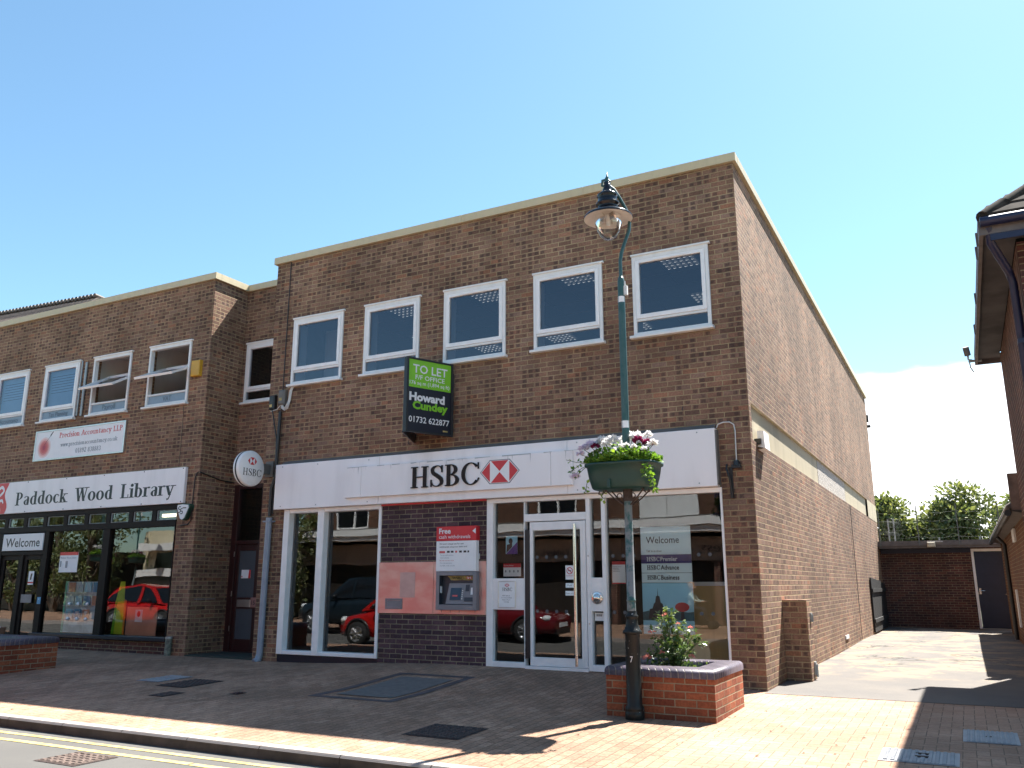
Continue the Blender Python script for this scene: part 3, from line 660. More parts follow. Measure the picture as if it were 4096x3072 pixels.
b.mat(1); b.quad((-.041, 6.3, 3.243), (-.041, 10.6, 3.243), (-.041, 10.6, 3.757), (-.041, 6.3, 3.757))
b.build('concrete_band', [M['concrete'], M['pebble']], bank)
b = MB()   # coping: front run jointed in lengths, then the side run
xs = [BX0-.055]+[-6.9, -4.6, -2.35]+[.055]
for a, c in zip(xs, xs[1:]): b.box(a+.002, c-.002, -.055, .10, TOP, 7.468)
ys = [.10, 4, 8, 12, 16, DEP+.05]
for a, c in zip(ys, ys[1:]): b.box(-.10, .055, a+.002, c-.002, TOP, 7.468)
b.box(BX0-.055, BX0+.1, .10, DEP, TOP, 7.468)
b.build('roof_coping', M['coping'], bank)
b = MB(); b.box(BX0+.1, -.1, .1, DEP, 7.25, 7.33); b.build('flat_roof', M['lead'], bank)
b = MB(); b.box(-.012, .05, DEP+.0, DEP+.12, 6.55, 6.78); b.box(-.0, .1, DEP-.06, DEP+.05, 6.35, 6.43); b.build('hopper_head', M['black'], bank)
# weep holes in the brick below the windows
b = MB()
for x, z in ((-7.55, 3.62), (-5.6, 3.62), (-4.05, 3.66), (-3.30, 3.70), (-2.45, 3.70), (-.92, 3.74), (-4.9, 3.9)):
    b.box(x-.006, x+.006, -.003, .01, z-.03, z+.035)
b.build('weep_hole', M['black'], bank)
random.seed(5)
def office_window(parent, x0, x1, z0, z1, y=0, film=None, openable=False, vent=True, glassm='glass_up'):
    """white frame: fixed light below, opening sash above; sill"""
    zt = z0+.27   # transom
    f = MB()
    f.frame_y(x0+.002, x1-.002, z0+.03, z1-.002, y-.03, y+.06, .052, .05, .075)
    f.bbox(x0+.055, x1-.055, y-.022, y+.055, zt-.018, zt+.018)
    f.bbox(x0-.01, x1+.03, y-.05, y+.02, z1-.012, z1+.018)
    fo = f.build('window_frame', M['white_old'], parent)
    if not openable:
        s = MB(); s.frame_y(x0+.056, x1-.056, zt+.02, z1-.079, y-.036, y+.03, .058, .066, .05)
        if vent: s.box(x0+.33, x1-.33, y-.044, y-.036, z1-.118, z1-.104)
        s.build('sash', M['white'], fo)
        g = MB(); g.quad((x0+.10, y+.0, zt+.08), (x1-.10, y+.0, zt+.08), (x1-.10, y+.0, z1-.125), (x0+.10, y+.0, z1-.125)); g.build('pane', M[glassm], fo)
    g = MB(); g.quad((x0+.05, y+.006, z0+.078), (x1-.05, y+.006, z0+.078), (x1-.05, y+.006, zt-.016), (x0+.05, y+.006, zt-.016)); g.build('lower_pane', film or M[glassm], fo)
    s = MB(); s.bbox(x0-.05, x1+.03, y-.085, y+.05, z0-.012, z0+.03, .006); s.build('sill', M['white_old'], fo)
    return fo
for a, c in UW: office_window(bank, a, c, 4.862, 6.153)
# the office behind: ceiling, walls, floor, louvred lights
b = MB(); b.mat(0); b.quad((BX0+.1, .17, 6.33), (-.1, .17, 6.33), (-.1, 9, 6.33), (BX0+.1, 9, 6.33)); b.mat(1)
b.quad((BX0+.1, .17, 4.1), (-.1, .17, 4.1), (-.1, 9, 4.1), (BX0+.1, 9, 4.1)); b.quad((BX0+.1, 9, 4.1), (-.1, 9, 4.1), (-.1, 9, 6.33), (BX0+.1, 9, 6.33))
b.quad((BX0+.1, .17, 4.1), (BX0+.1, 9, 4.1), (BX0+.1, 9, 6.33), (BX0+.1, .17, 6.33)); b.quad((-.1, .17, 4.1), (-.1, 9, 4.1), (-.1, 9, 6.33), (-.1, .17, 6.33))
for k in range(1, 15): b.mat(1); b.box(BX0+.1, -.1, .17+k*.6, .18+k*.6, 6.322, 6.331)
for k in range(1, 14): b.box(BX0+.1+k*.6, BX0+.11+k*.6, .17, 9, 6.323, 6.331)
b.mat(0); b.box(BX0+.1, -.1, .165, .17, 4.1, 4.85)
b.build('office_interior', [M['ceiling'], M['interior']], bank)
b = MB(); b.box(-8.6, -7.95, 1.3, 1.6, 4.1, 6.32); b.build('partition', M['white_old'], bank)
for a, c in UW:
    b = MB(); b.quad((a+.045, .062, 4.9), (a+.02, .34, 4.9), (a+.02, .34, 6.1), (a+.045, .062, 6.1)); b.quad((c-.045, .062, 4.9), (c-.045, .062, 6.1), (c-.02, .34, 6.1), (c-.02, .34, 4.9)); b.quad((a+.045, .062, 4.895), (c-.045, .062, 4.895), (c-.02, .34, 4.895), (a+.02, .34, 4.895)); b.build('inner_reveal', M['white_old'], bank)
def louvre(x, y, nx=6, ny=4, wx=.55, wy=.52, z=6.315):
    b = MB(); b.mat(0); b.box(x-wx/2-.02, x+wx/2+.02, y-wy/2-.02, y+wy/2+.02, z-.004, z); b.mat(1)
    for i in range(nx):
        for j in range(ny):
            cx, cy = x-wx/2+wx*(i+.5)/nx, y-wy/2+wy*(j+.5)/ny; a = wx/nx*.32
            b.add([(cx-a, cy, z-.012), (cx-a*.4, cy-.018, z-.03), (cx+a*.4, cy-.018, z-.03), (cx+a, cy, z-.012), (cx, cy+.004, z-.016)], [(0, 1, 4), (1, 2, 4), (2, 3, 4)])
    b.build('ceiling_light', [M['louvre'], M['lit']], bank)
for x, y in ((-1.12, .92), (-1.15, 2.75), (-2.86, .84), (-4.55, 3.9), (-4.60, .95), (-6.25, 3.9), (-6.38, .98), (-7.0, 2.6), (-8.95+.5, 1.9), (-2.9, 3.9)): louvre(x, y)
b = MB(); b.lathe((-5.78, .3, 4.93), [(0, 0), (.1, 0), (.11, .1), (.09, .22), (0, .24)], 14); b.build('water_bottle', plain('blue_bottle', (.10, .28, .55), .2), bank)

# ground floor left window
b = MB()
for x0, x1 in ((-8.20, -8.075), (-7.43, -7.29), (-6.135, -6.08)): b.bbox(x0, x1, -.035, .14, .17, 2.61, .008)
b.bbox(-8.075, -7.43, -.03, .14, .17, .235, .008); b.bbox(-7.29, -6.135, -.03, .14, .17, .235, .008)
b.bbox(-8.075, -7.43, -.03, .14, 2.54, 2.61, .008); b.bbox(-7.29, -6.135, -.03, .14, 2.54, 2.61, .008)
sw = b.build('shop_window_frame', M['white'], bank)
for x0, x1 in ((-8.075, -7.43), (-7.29, -6.135)):
    b = MB(); b.quad((x0, .10, .235), (x1, .10, .235), (x1, .10, 2.54), (x0, .10, 2.54)); b.build('pane', M['glass'], sw)
b = MB(); b.box(-8.20, -6.08, .01, .14, -.1, .168); b.build('plinth', M['signnavy'], bank)
# purple brick panel and steel panel round the cash machine
b = MB(); b.box(-6.078, -4.082, -.012, .04, -.05, 2.605); b.build('brick_panel', M['brick_purple'], bank)
b = MB(); b.bbox(-6.09, -5.032, -.032, -.0125, .875, 1.67, .003); b.bbox(-5.028, -4.085, -.032, -.0125, .875, 1.67, .003)
sp = b.build('steel_panel', M['pinksteel'], bank)
b = MB(); b.bbox(-5.665, -5.375, -.037, -.0325, 1.12, 1.51, .002); b.build('access_plate', plain('grey_pink_plate', (.50, .40, .39), .4, .6), sp)
b = MB(); b.frame_y(-5.94, -5.61, .94, 1.105, -.045, -.0325, .03); b.bbox(-5.905, -5.645, -.036, -.0325, .972, 1.072, .002); b.build('deposit_slot', M['atm'], sp)
b = MB(); b.box(-6.07, -4.09, -.05, -.012, 2.585, 2.61); b.build('red_trim', M['red'], bank)
# right shopfront
fr = MB()
Z0, Z1 = .14, 2.60
def post(x0, x1, z0=Z0, z1=2.54): fr.bbox(x0, x1, -.03, .09, z0, z1, .006)
post(-4.08, -3.965); post(-3.44, -3.425); post(-2.43, -2.365); post(-2.19, -2.13); post(-.46, -.43, .0)
fr.bbox(-4.08, -.43, -.032, .09, 2.54, 2.605, .006)
fr.bbox(-3.965, -3.44, -.026, .09, .955, 1.41, .004); fr.bbox(-3.965, -3.44, -.026, .09, Z0, .215, .004)
fr.bbox(-2.365, -2.19, -.026, .09, .95, 1.415, .004); fr.bbox(-2.365, -2.19, -.026, .09, Z0, .225, .004)
fr.bbox(-3.425, -2.43, -.026, .09, 2.24, 2.35, .004); fr.bbox(-3.425, -2.43, -.04, .09, .10, .172, .004)
fr.bbox(-2.13, -.46, -.026, .09, .0, .16, .004)
sf = fr.build('shopfront_frame', M['white'], bank)
for x0, x1, z0, z1 in ((-3.965, -3.44, 1.41, 2.54), (-3.965, -3.44, .215, .955), (-3.425, -2.43, 2.35, 2.54), (-2.365, -2.19, 1.415, 2.54), (-2.365, -2.19, .225, .95), (-2.13, -.46, .16, 2.54)):
    b = MB(); b.quad((x0, .05, z0), (x1, .05, z0), (x1, .05, z1), (x0, .05, z1)); b.build('pane', M['glass'], sf)
b = MB(); b.box(-3.42, -3.345, -.03, .05, .28, 2.12); b.build('door_gasket', M['black'], sf)
dr = MB(); dr.frame_y(-3.345, -2.44, .178, 2.228, -.02, .05, .05, .12, .12); dr.bbox(-2.53, -2.49, -.0195, .05, .298, 2.108)
door = dr.build('door', M['white'], bank)
b = MB(); b.quad((-3.295, .02, .298), (-2.53, .02, .298), (-2.53, .02, 2.108), (-3.295, .02, 2.108)); b.build('pane', M['glass'], door)
b = MB(); b.cyl((-2.585, -.085, .34), (-2.585, -.085, 2.18), .024, n=14); b.cyl((-2.585, -.085, .2), (-2.585, -.085, .335), .022, n=14); b.cyl((-2.585, -.085, 2.12), (-2.585, -.02, 2.12), .012); b.cyl((-2.585, -.085, .36), (-2.585, -.02, .36), .012)
b.cyl((-2.52, .07, .3), (-2.52, .07, 2.1), .02, n=12); b.build('door_handle', M['chrome'], door)
b = MB(); b.lathe((-2.275, -.027, 1.135), [(0, .0), (.088, 0), (.088, .012), (.074, .022), (.058, .016), (.05, .03), (.046, .05), (0, .052)], 28, (0, -1, 0)); b.build('door_button', M['chrome'], sf)
b = MB()
for x, z in ((-2.40, 1.72), (-2.40, .78)): b.cyl((x, -.031, z), (x, -.04, z), .012)
b.build('lock_cylinder', M['steel'], sf)
# ground-floor room
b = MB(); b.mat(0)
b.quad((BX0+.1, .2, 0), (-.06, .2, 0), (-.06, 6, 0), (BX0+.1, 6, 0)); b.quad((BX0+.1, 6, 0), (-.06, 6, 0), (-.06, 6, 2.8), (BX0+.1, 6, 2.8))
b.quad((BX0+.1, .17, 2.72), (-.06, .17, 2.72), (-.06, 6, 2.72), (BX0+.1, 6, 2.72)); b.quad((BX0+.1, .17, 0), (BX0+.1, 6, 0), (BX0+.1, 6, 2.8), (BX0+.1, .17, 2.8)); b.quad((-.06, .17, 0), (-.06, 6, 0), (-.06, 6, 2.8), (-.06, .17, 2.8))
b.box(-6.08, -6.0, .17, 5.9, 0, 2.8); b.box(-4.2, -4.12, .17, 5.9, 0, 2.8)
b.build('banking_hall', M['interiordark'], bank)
t = thing('counter', 'pale oak counter with white top edge inside the right-hand bank window', 'counter', (-.9, .7, 0))
b = MB(); b.box(-1.42, -.10, .62, .70, .02, 1.30); b.box(-.12, -.08, .3, .62, .02, 1.30); b.build('front_panel', M['wood'], t)
b = MB(); b.box(-1.44, -.08, .58, 1.1, 1.30, 1.355); b.build('top', M['paper'], t)
# drainpipe on the left pier
t = bank
b = MB(); b.cyl((-8.52, -.075, .13), (-8.50, -.075, 2.48), .055, n=18); b.build('drainpipe', M['pipegrey'], bank)
b = MB(); b.tube([(-8.52, -.075, .15), (-8.53, -.09, .07), (-8.55, -.16, .03)], .06, 14); b.box(-8.60, -8.42, -.13, -.0, 2.40, 2.425); b.build('drain_shoe', M['pipegrey'], bank)
b = MB(); b.tube([(-8.495, -.075, 2.5), (-8.495, -.075, 3.0), (-8.43, -.06, 3.2), (-8.42, -.05, 4.4)], .03, 10); b.build('soil_pipe', M['black'], bank)
b = MB(); b.tube([(-8.43, -.012, 4.45), (-8.425, -.012, 6.0), (-8.42, -.012, 7.33)], .008, 6); b.build('lightning_cable', M['black'], bank)
# ------------------------------------------------------------------ signs on the bank
XR, ZU, NY = (1, 0, 0), (0, 0, 1), (0, -1, 0)
t = thing('fascia_sign', 'long white fascia sign with black serif bank initials and red hexagon', 'sign', (-4.4, 0, 2.61))
b = MB()
for a, c in ((-8.36, -6.082), (-6.078, -2.662), (-2.658, -.455)): b.bbox(a, c, -.135, -.0005, 2.612, 3.405, .004)
b.build('fascia_box', M['fascia'], t)
b = MB(); b.bbox(-6.74, -6.402, -.20, -.136, 2.735, 3.245, .005); b.bbox(-6.398, -2.902, -.20, -.136, 2.735, 3.245, .005); b.bbox(-2.898, -2.56, -.20, -.136, 2.735, 3.245, .005); b.build('raised_panel', M['fascia'], t)
random.seed(77); b = MB(); x = -6.7
while x < -2.6:
    L = random.uniform(.1, .5); h_ = random.uniform(.006, .02); b.quad((x, -.2006, 3.244-h_), (x+L, -.2006, 3.244-h_*random.uniform(.4, 1)), (x+L, -.2006, 3.244), (x, -.2006, 3.244)); x += L+random.uniform(.0, .25)
for k in range(16):
    x = random.uniform(-6.7, -2.6); L = random.uniform(.04, .16); wd = random.uniform(.004, .012); b.add([(x, -.2008, 3.24), (x+wd, -.2008, 3.24), (x+wd*.6, -.2008, 3.24-L)], [(0, 2, 1)])
b.build('grime_line', plain('sign_grime', (.42, .42, .43), .7), t)
b = MB()
for x in (-8.2, -7.4, -6.3, -2.5, -1.6, -.7):
    for z in (2.66, 3.36): b.cyl((x, -.1355, z), (x, -.139, z), .011, n=8)
b.build('fixing', M['galv'], t)
b = MB(); b.box(-.4545, -.435, -.13, -.001, 2.63, 3.38); b.add([(-8.26, -.13, 3.406), (-.47, -.13, 3.406), (-.47, -.002, 3.475), (-8.26, -.002, 3.475), (-8.26, -.002, 3.406), (-.47, -.002, 3.406)], [(0, 1, 2, 3), (0, 3, 4), (1, 5, 2)]); b.build('lead_flashing', M['lead'], t)
b = MB(); serif(b, 'HSBC', (-5.40, -.2, 2.825), 1.27, .34, XR, ZU, NY, T=.16, t=.05, depth=.028); b.build('lettering', M['letterblack'], t)
b = MB(); serif(b, 'HSBC', (-5.407, -.2005, 2.820), 1.284, .35, XR, ZU, NY, T=.185, t=.075, depth=.004); b.build('letter_edge', M['signwhite'], t)
b = MB(); hexlogo(b, (-3.76, -.2035, 3.0), .66, .345, XR, ZU, NY, 1, 2); b.mat(0); b.prism([(-.345, 0), (-.175, -.185), (.175, -.185), (.345, 0), (.175, .185), (-.175, .185)], (-3.76, -.2005, 3.0), XR, ZU, (0, -.0015, 0)); b.build('hexagon_emblem', [M['atm'], M['paper'], M['hexred']], t)

# V-shaped letting board
t = thing('letting_board', 'black and lime green V-shaped letting board fixed below the upper windows', 'sign', (-5.1, -.45, 3.63))
Lp, Rp = Vector((-5.06, -.87, 3.63)), Vector((-4.71, -.08, 3.63)); R_ = (Rp-Lp).normalized(); W_ = (Rp-Lp).length; N_ = R_.cross(Vector((0, 0, 1))).normalized(); H_ = 1.2
Lq = Vector((-5.47, -.05, 3.63))
b = MB(); b.obox(Lp, R_*W_, -N_*.035, (0, 0, H_)); q = Vector((-5.115, -.86, 3.63)); d2 = (Lq-q).normalized(); n2 = d2.cross(Vector((0, 0, 1))).normalized()
b.obox(q, d2*(Lq-q).length, n2*.03, (0, 0, H_)); b.build('board', M['signnavy'], t)
b = MB()
for a in (0, W_-.03): b.obox(Lp+R_*a+N_*.0, R_*.03, N_*.018, (0, 0, H_))
b.obox(Lp+R_*.03, R_*(W_-.06), N_*.018, (0, 0, .025)); b.obox(Lp+R_*.03+Vector((0, 0, H_-.025)), R_*(W_-.06), N_*.018, (0, 0, .025))
b.obox(q-n2*.004, Lp-q, N_*.02, (0, 0, H_)); b.build('frame', M['black'], t)
b = MB(); b.obox(Lp+R_*(W_+.002)+N_*-.03, R_*.03, N_*.03, (0, 0, 1.05)); b.tube([Lq+Vector((.0, 0, -.0)), Lq+Vector((0, .04, -.02)), q+Vector((0, 0, -.0))], .018); b.tube([Lq+Vector((0, .03, 0)), Lq+Vector((0.02, .03, .12))], .015); b.build('bracket', M['black'], t)
def bp(fx, fz, d=.004): return Lp+R_*(W_*fx)+N_*d+Vector((0, 0, H_*fz))
b = MB(); b.add([bp(.04, .60), bp(.96, .60), bp(.96, .975), bp(.04, .975)], [(0, 1, 2, 3)]); b.build('green_panel', M['limegreen'], t)
b = MB(); sans(b, 'TO LET', bp(.125, .80, .006), W_*.755, H_*.112, R_, ZU, N_, .016)
sans(b, 'F/F OFFICE', bp(.18, .712, .006), W_*.64, H_*.060, R_, ZU, N_, .014); sans(b, '176 sq m (1,894 sq ft)', bp(.06, .64, .006), W_*.87, H_*.048, R_, ZU, N_, .012)
sans(b, 'Howard', bp(.06, .425, .006), W_*.77, H_*.105, R_, ZU, N_, .045); sans(b, '01732 622877', bp(.06, .135, .006), W_*.88, H_*.078, R_, ZU, N_, .012); b.build('white_lettering', M['signwhite'], t)
b = MB(); sans(b, 'Cundey', bp(.13, .315, .0075), W_*.77, H_*.10, R_, ZU, N_, .045); b.build('green_lettering', M['limegreen'], t)
b = MB(); b.add([bp(.80, .05, .005), bp(.91, .05, .005), bp(.91, .07, .005), bp(.80, .07, .005)], [(0, 1, 2, 3)]); b.build('maker_plate', M['yellow'], t)

# round projecting sign
t = thing('round_sign', 'round white projecting sign with red hexagon above black serif initials', 'sign', (-8.62, -.5, 3.0))
cx, cy, cz, rr = -8.65, -.50, 3.315, .315
b = MB(); b.lathe((cx-.075, cy, cz), [(0, 0), (rr-.02, 0), (rr, .02), (rr, .13), (rr-.02, .15), (0, .15)], 48, (1, 0, 0)); b.build('disc', M['white'], t)
b = MB(); b.lathe((cx-.02, cy, cz), [(rr+.003, 0), (rr+.003, .035)], 48, (1, 0, 0)); b.build('dark_rim', M['signnavy'], t)
b = MB(); b.box(cx-.03, cx+.05, cy+rr-.01, -.03, 3.26, 3.44); b.box(cx-.06, cx+.12, -.03, -.002, 3.22, 3.50); b.build('bracket', M['lead'], t)
RY, NX = (0, 1, 0), (1, 0, 0)
b = MB(); serif(b, 'HSBC', (cx+.0765, cy-.215, 3.185), .44, .125, RY, ZU, NX, T=.15, t=.05); b.build('lettering', M['ink'], t)
b = MB(); hexlogo(b, (cx+.0765, cy+.0, 3.445), .225, .135, RY, ZU, NX, 0, 1); b.build('hexagon_emblem', [M['paper'], M['hexred']], t)

# cash machine and its notice
t = thing('cash_machine', 'grey cash machine with screen and slots set in the pink steel panel', 'cash machine', (-4.56, -.1, .95))
b = MB(); b.frame_y(-4.925, -4.20, .94, 1.515, -.125, -.033, .062, .08, .06)
for x in (-4.87, -4.71, -4.55, -4.27): b.box(x-.004, x+.004, -.036, -.033, .90, .94)
b.build('casing', M['atm'], t)
b = MB(); b.quad((-4.862, -.034, 1.02), (-4.262, -.034, 1.02), (-4.262, -.034, 1.455), (-4.862, -.034, 1.455)); b.quad((-4.862, -.12, 1.021), (-4.862, -.034, 1.021), (-4.862, -.034, 1.455), (-4.862, -.12, 1.455)); b.build('recess', M['atmdark'], t)
b = MB(); b.add([(-4.76, -.036, 1.03), (-4.263, -.036, 1.03), (-4.263, -.036, 1.34), (-4.72, -.036, 1.34), (-4.76, -.10, 1.03), (-4.263, -.10, 1.03), (-4.263, -.05, 1.34), (-4.72, -.05, 1.34)], [(4, 5, 6, 7), (7, 6, 2, 3), (0, 4, 7, 3)]); fas = b.build('console', M['atm'], t)
b = MB(); b.quad((-4.69, -.098, 1.09), (-4.50, -.098, 1.09), (-4.49, -.066, 1.27), (-4.68, -.066, 1.27)); b.build('screen', M['screen'], fas)
b = MB(); b.quad((-4.64, -.096, 1.14), (-4.55, -.096, 1.14), (-4.55, -.0905, 1.165), (-4.64, -.0905, 1.165)); b.build('screen_message', M['tomato'], fas)
b = MB()
for k in range(5): b.bbox(-4.477, -4.462, -.105+.006*k, -.06, 1.10+.03*k, 1.118+.03*k, .003)
b.build('side_key', M['signwhite'], fas)
b = MB(); b.quad((-4.42, -.074, 1.22), (-4.35, -.074, 1.22), (-4.35, -.058, 1.32), (-4.42, -.058, 1.32)); b.quad((-4.43, -.1, 1.07), (-4.27, -.1, 1.07), (-4.27, -.088, 1.13), (-4.43, -.088, 1.13)); b.build('card_slot', M['atmdark'], fas)
b = MB(); b.quad((-4.325, -.082, 1.17), (-4.268, -.082, 1.17), (-4.268, -.064, 1.275), (-4.325, -.064, 1.275)); b.quad((-4.85, -.118, 1.2), (-4.85, -.06, 1.19), (-4.85, -.06, 1.29), (-4.85, -.118, 1.30)); b.build('sticker', M['paper'], t)
b = MB(); b.add([(-4.70, -.038, 1.385), (-4.263, -.038, 1.385), (-4.263, -.075, 1.45), (-4.74, -.075, 1.45)], [(0, 1, 2, 3)]); b.build('header_strip', M['yellow'], t)
b = MB(); serif(b, 'HSBC', (-4.66, -.06, 1.40), .20, .04, XR, (0, -.4, .9), (0, -.9, -.4)); b.build('lettering', M['ink'], t)
b = MB(); hexlogo(b, (-4.36, -.0625, 1.42), .12, .045, XR, (0, -.4, .9), (0, -.9, -.4), 0, 1); b.build('hexagon_emblem', [M['paper'], M['hexred']], t)

t = thing('cash_notice', 'red and white free cash withdrawals notice above the cash machine', 'notice', (-4.57, -.06, 1.52))
b = MB(); b.bbox(-4.93, -4.21, -.125, -.033, 1.52, 1.98, .004); b.build('white_panel', M['paper'], t)
b = MB(); b.bbox(-4.93, -4.21, -.127, -.013, 1.982, 2.205, .004); b.build('red_header', M['red'], t)
b = MB(); sans(b, 'Free', (-4.88, -.1285, 2.095), .215, .08, bold=.03); sans(b, 'cash withdrawals', (-4.88, -.1285, 2.018), .57, .055, bold=.006); b.add([(-4.215, -.1285, 2.17), (-4.275, -.1285, 2.125), (-4.215, -.1285, 2.08)], [(0, 1, 2)]); b.build('white_lettering', M['signwhite'], t)
b = MB(); sans(b, "We won't charge you for cash", (-4.87, -.1265, 1.925), .44, .024, bold=.008); sans(b, 'withdrawals using your debit card', (-4.87, -.1265, 1.88), .50, .024, bold=.008)
for x, w_ in ((-4.73, .05), (-4.66, .05), (-4.51, .05), (-4.43, .05), (-4.36, .03)): b.quad((x, -.1265, 1.80), (x+w_, -.1265, 1.80), (x+w_, -.1265, 1.83), (x, -.1265, 1.83))
b.build('body_lettering', M['ink'], t)
b = MB(); sans(b, 'Top up mobile phones', (-4.855, -.1265, 1.755), .24, .02); sans(b, 'Check balances', (-4.855, -.1265, 1.715), .165, .02); sans(b, 'Print mini statements', (-4.855, -.1265, 1.635), .22, .02); sans(b, 'Pay HSBC credit card bills', (-4.855, -.1265, 1.595), .27, .02); b.build('small_print', M['greyink'], t)
b = MB(); b.quad((-4.87, -.1265, 1.795), (-4.765, -.1265, 1.795), (-4.765, -.1265, 1.828), (-4.87, -.1265, 1.828)); b.quad((-4.58, -.1266, 1.80), (-4.545, -.1266, 1.80), (-4.545, -.1266, 1.83), (-4.58, -.1266, 1.83)); sans(b, 'HSBC debit card holders can also', (-4.87, -.1265, 1.675), .27, .015); b.build('red_print', M['tomato'], t)
t = thing('intercom', 'tiny cream intercom button box on the purple brick beside the notice', 'intercom', (-4.22, -.02, 1.70))
b = MB(); b.bbox(-4.243, -4.203, -.035, -.0125, 1.70, 1.785, .003); b.build('casing', M['cable'], t); b = MB(); b.cyl((-4.223, -.036, 1.745), (-4.223, -.042, 1.745), .008); b.build('button', M['ink'], t)

# notices and posters behind the shopfront glass
t = thing('address_plate', 'framed white address notice with red hexagon on the panel left of the door', 'notice', (-3.72, -.03, .98))
b = MB(); b.frame_y(-3.87, -3.575, .98, 1.37, -.04, -.027, .012); b.build('frame', M['steel'], t); b = MB(); b.box(-3.858, -3.587, -.034, -.0271, .992, 1.358); b.build('sheet', M['paper'], t)
b = MB(); serif(b, 'HSBC', (-3.80, -.0345, 1.225), .165, .05); sans(b, 'HSBC Bank plc', (-3.80, -.0345, 1.15), .13, .018); sans(b, '5 Commercial Road', (-3.815, -.0345, 1.12), .175, .018); sans(b, 'Paddock Wood', (-3.80, -.0345, 1.09), .13, .018); sans(b, 'Tonbridge', (-3.775, -.0345, 1.06), .085, .018); b.build('lettering', M['ink'], t)
b = MB(); hexlogo(b, (-3.72, -.0345, 1.31), .085, .045, XR, ZU, NY, 0, 1); b.build('hexagon_emblem', [M['paper'], M['hexred']], t)

PY = .075
def poster(name, lab, cat, x0, x1, z0, z1, y=PY, m='postwhite', group=None):
    t = thing(name, lab, cat, ((x0+x1)/2, y, z0), group); b = MB(); b.box(x0, x1, y, y+.004, z0, z1); b.build('sheet', M[m], t); return t
t = poster('welcome_poster', 'tall pale blue welcome poster with pagoda silhouette and red parasol behind the large pane', 'poster', -1.64, -.92, .66, 2.11)
f = PY-.002
b = MB(); b.quad((-1.64, f, 1.605), (-.92, f, 1.605), (-.92, f, 1.725), (-1.64, f, 1.725)); b.build('indigo_band', M['indigo'], t)
b = MB(); b.quad((-1.64, f, .66), (-.92, f, .66), (-.92, f, 1.34), (-1.64, f, 1.34)); b.build('sky_picture', M['skyblue'], t)
b = MB(); b.add([(x, f-.001, z) for x, z in ((-1.64, .84), (-1.64, .95), (-1.5, .98), (-1.3, .96), (-1.15, .97), (-1.0, .95), (-.92, .96), (-.92, .84))], [tuple(range(8))]); b.build('tree_line', M['teal'], t)
b = MB(); b.add([(x, f-.002, z) for x, z in ((-1.56, .86), (-1.54, .99), (-1.50, 1.0), (-1.48, 1.06), (-1.46, 1.08), (-1.445, 1.16), (-1.425, 1.17), (-1.42, 1.28), (-1.415, 1.17), (-1.395, 1.16), (-1.38, 1.08), (-1.355, 1.06), (-1.34, 1.0), (-1.29, .99), (-1.27, .86))], [tuple(range(15))])
b.add([(x, f-.002, z) for x, z in ((-1.105, .84), (-1.10, .95), (-1.06, .96), (-1.045, .84))], [(0, 1, 2, 3)]); b.build('pagoda_silhouette', M['pagoda'], t)
b = MB(); b.add([(-1.08+.10*math.cos(a*.3142), f-.003, 1.02+.062*math.sin(a*.3142)) for a in range(20)], [tuple(range(20))]); b.build('red_parasol', M['hexred'], t)
b = MB(); sans(b, 'Welcome', (-1.56, f-.001, 1.88), .475, .095); sans(b, 'Talk to us about', (-1.56, f-.001, 1.76), .22, .03)
for z, w_ in ((1.52, 'Advance'), (1.385, 'Business')): serif(b, 'HSBC', (-1.56, f-.001, z), .185, .06, T=.2, t=.10); sans(b, w_, (-1.36, f-.001, z), .26, .06, bold=.02)
b.quad((-1.64, f-.0005, 1.338), (-.92, f-.0005, 1.338), (-.92, f-.0005, 1.344), (-1.64, f-.0005, 1.344)); b.quad((-1.64, f-.0005, 1.473), (-.92, f-.0005, 1.473), (-.92, f-.0005, 1.478), (-1.64, f-.0005, 1.478)); b.build('dark_lettering', M['ink'], t)
b = MB(); serif(b, 'HSBC', (-1.56, f-.001, 1.635), .185, .06, T=.2, t=.10); sans(b, 'Premier', (-1.36, f-.001, 1.635), .24, .06, bold=.02); b.build('white_lettering', M['signwhite'], t)
t = poster('hours_notice', 'white notice with red top and bottom edges right of the narrow pane', 'notice', -2.08, -1.88, 1.33, 1.64, m='paper')
b = MB(); b.quad((-2.08, f, 1.595), (-1.88, f, 1.595), (-1.88, f, 1.64), (-2.08, f, 1.64)); b.quad((-2.08, f, 1.33), (-1.88, f, 1.33), (-1.88, f, 1.345), (-2.08, f, 1.345)); b.build('red_edge', M['red'], t)
b = MB(); sans(b, 'Opening hours', (-2.07, f-.001, 1.56), .13, .016)
for k in range(3): b.quad((-2.07, f-.001, 1.54-.02*k), (-1.98+.01*k, f-.001, 1.54-.02*k), (-1.98+.01*k, f-.001, 1.546-.02*k), (-2.07, f-.001, 1.546-.02*k))
b.build('lettering', M['greyink'], t)
t = poster('security_notice', 'white notice with red header low in the pane left of the door', 'notice', -3.84, -3.54, 1.44, 1.63, m='paper')
b = MB(); b.quad((-3.84, f, 1.572), (-3.54, f, 1.572), (-3.54, f, 1.63), (-3.84, f, 1.63)); b.build('red_header', M['red'], t)
b = MB(); sans(b, 'Security Notice', (-3.83, f-.001, 1.59), .16, .02); b.build('lettering', M['signwhite'], t)
b = MB()
for k in range(4): b.add([(-3.80+.07*k+.014*math.cos(a*.7854), f-.001, 1.515+.02*math.sin(a*.7854)) for a in range(8)], [tuple(range(8))])
b.build('symbol', M['greyink'], t)
t = poster('portrait_leaflet', 'small leaflet with portrait and purple corner high in the left pane', 'leaflet', -3.80, -3.60, 1.77, 2.04, m='skyblue')
b = MB(); b.add([(-3.80, f, 1.77), (-3.60, f, 1.77), (-3.60, f, 1.95)], [(0, 1, 2)]); b.build('purple_corner', M['purple'], t)
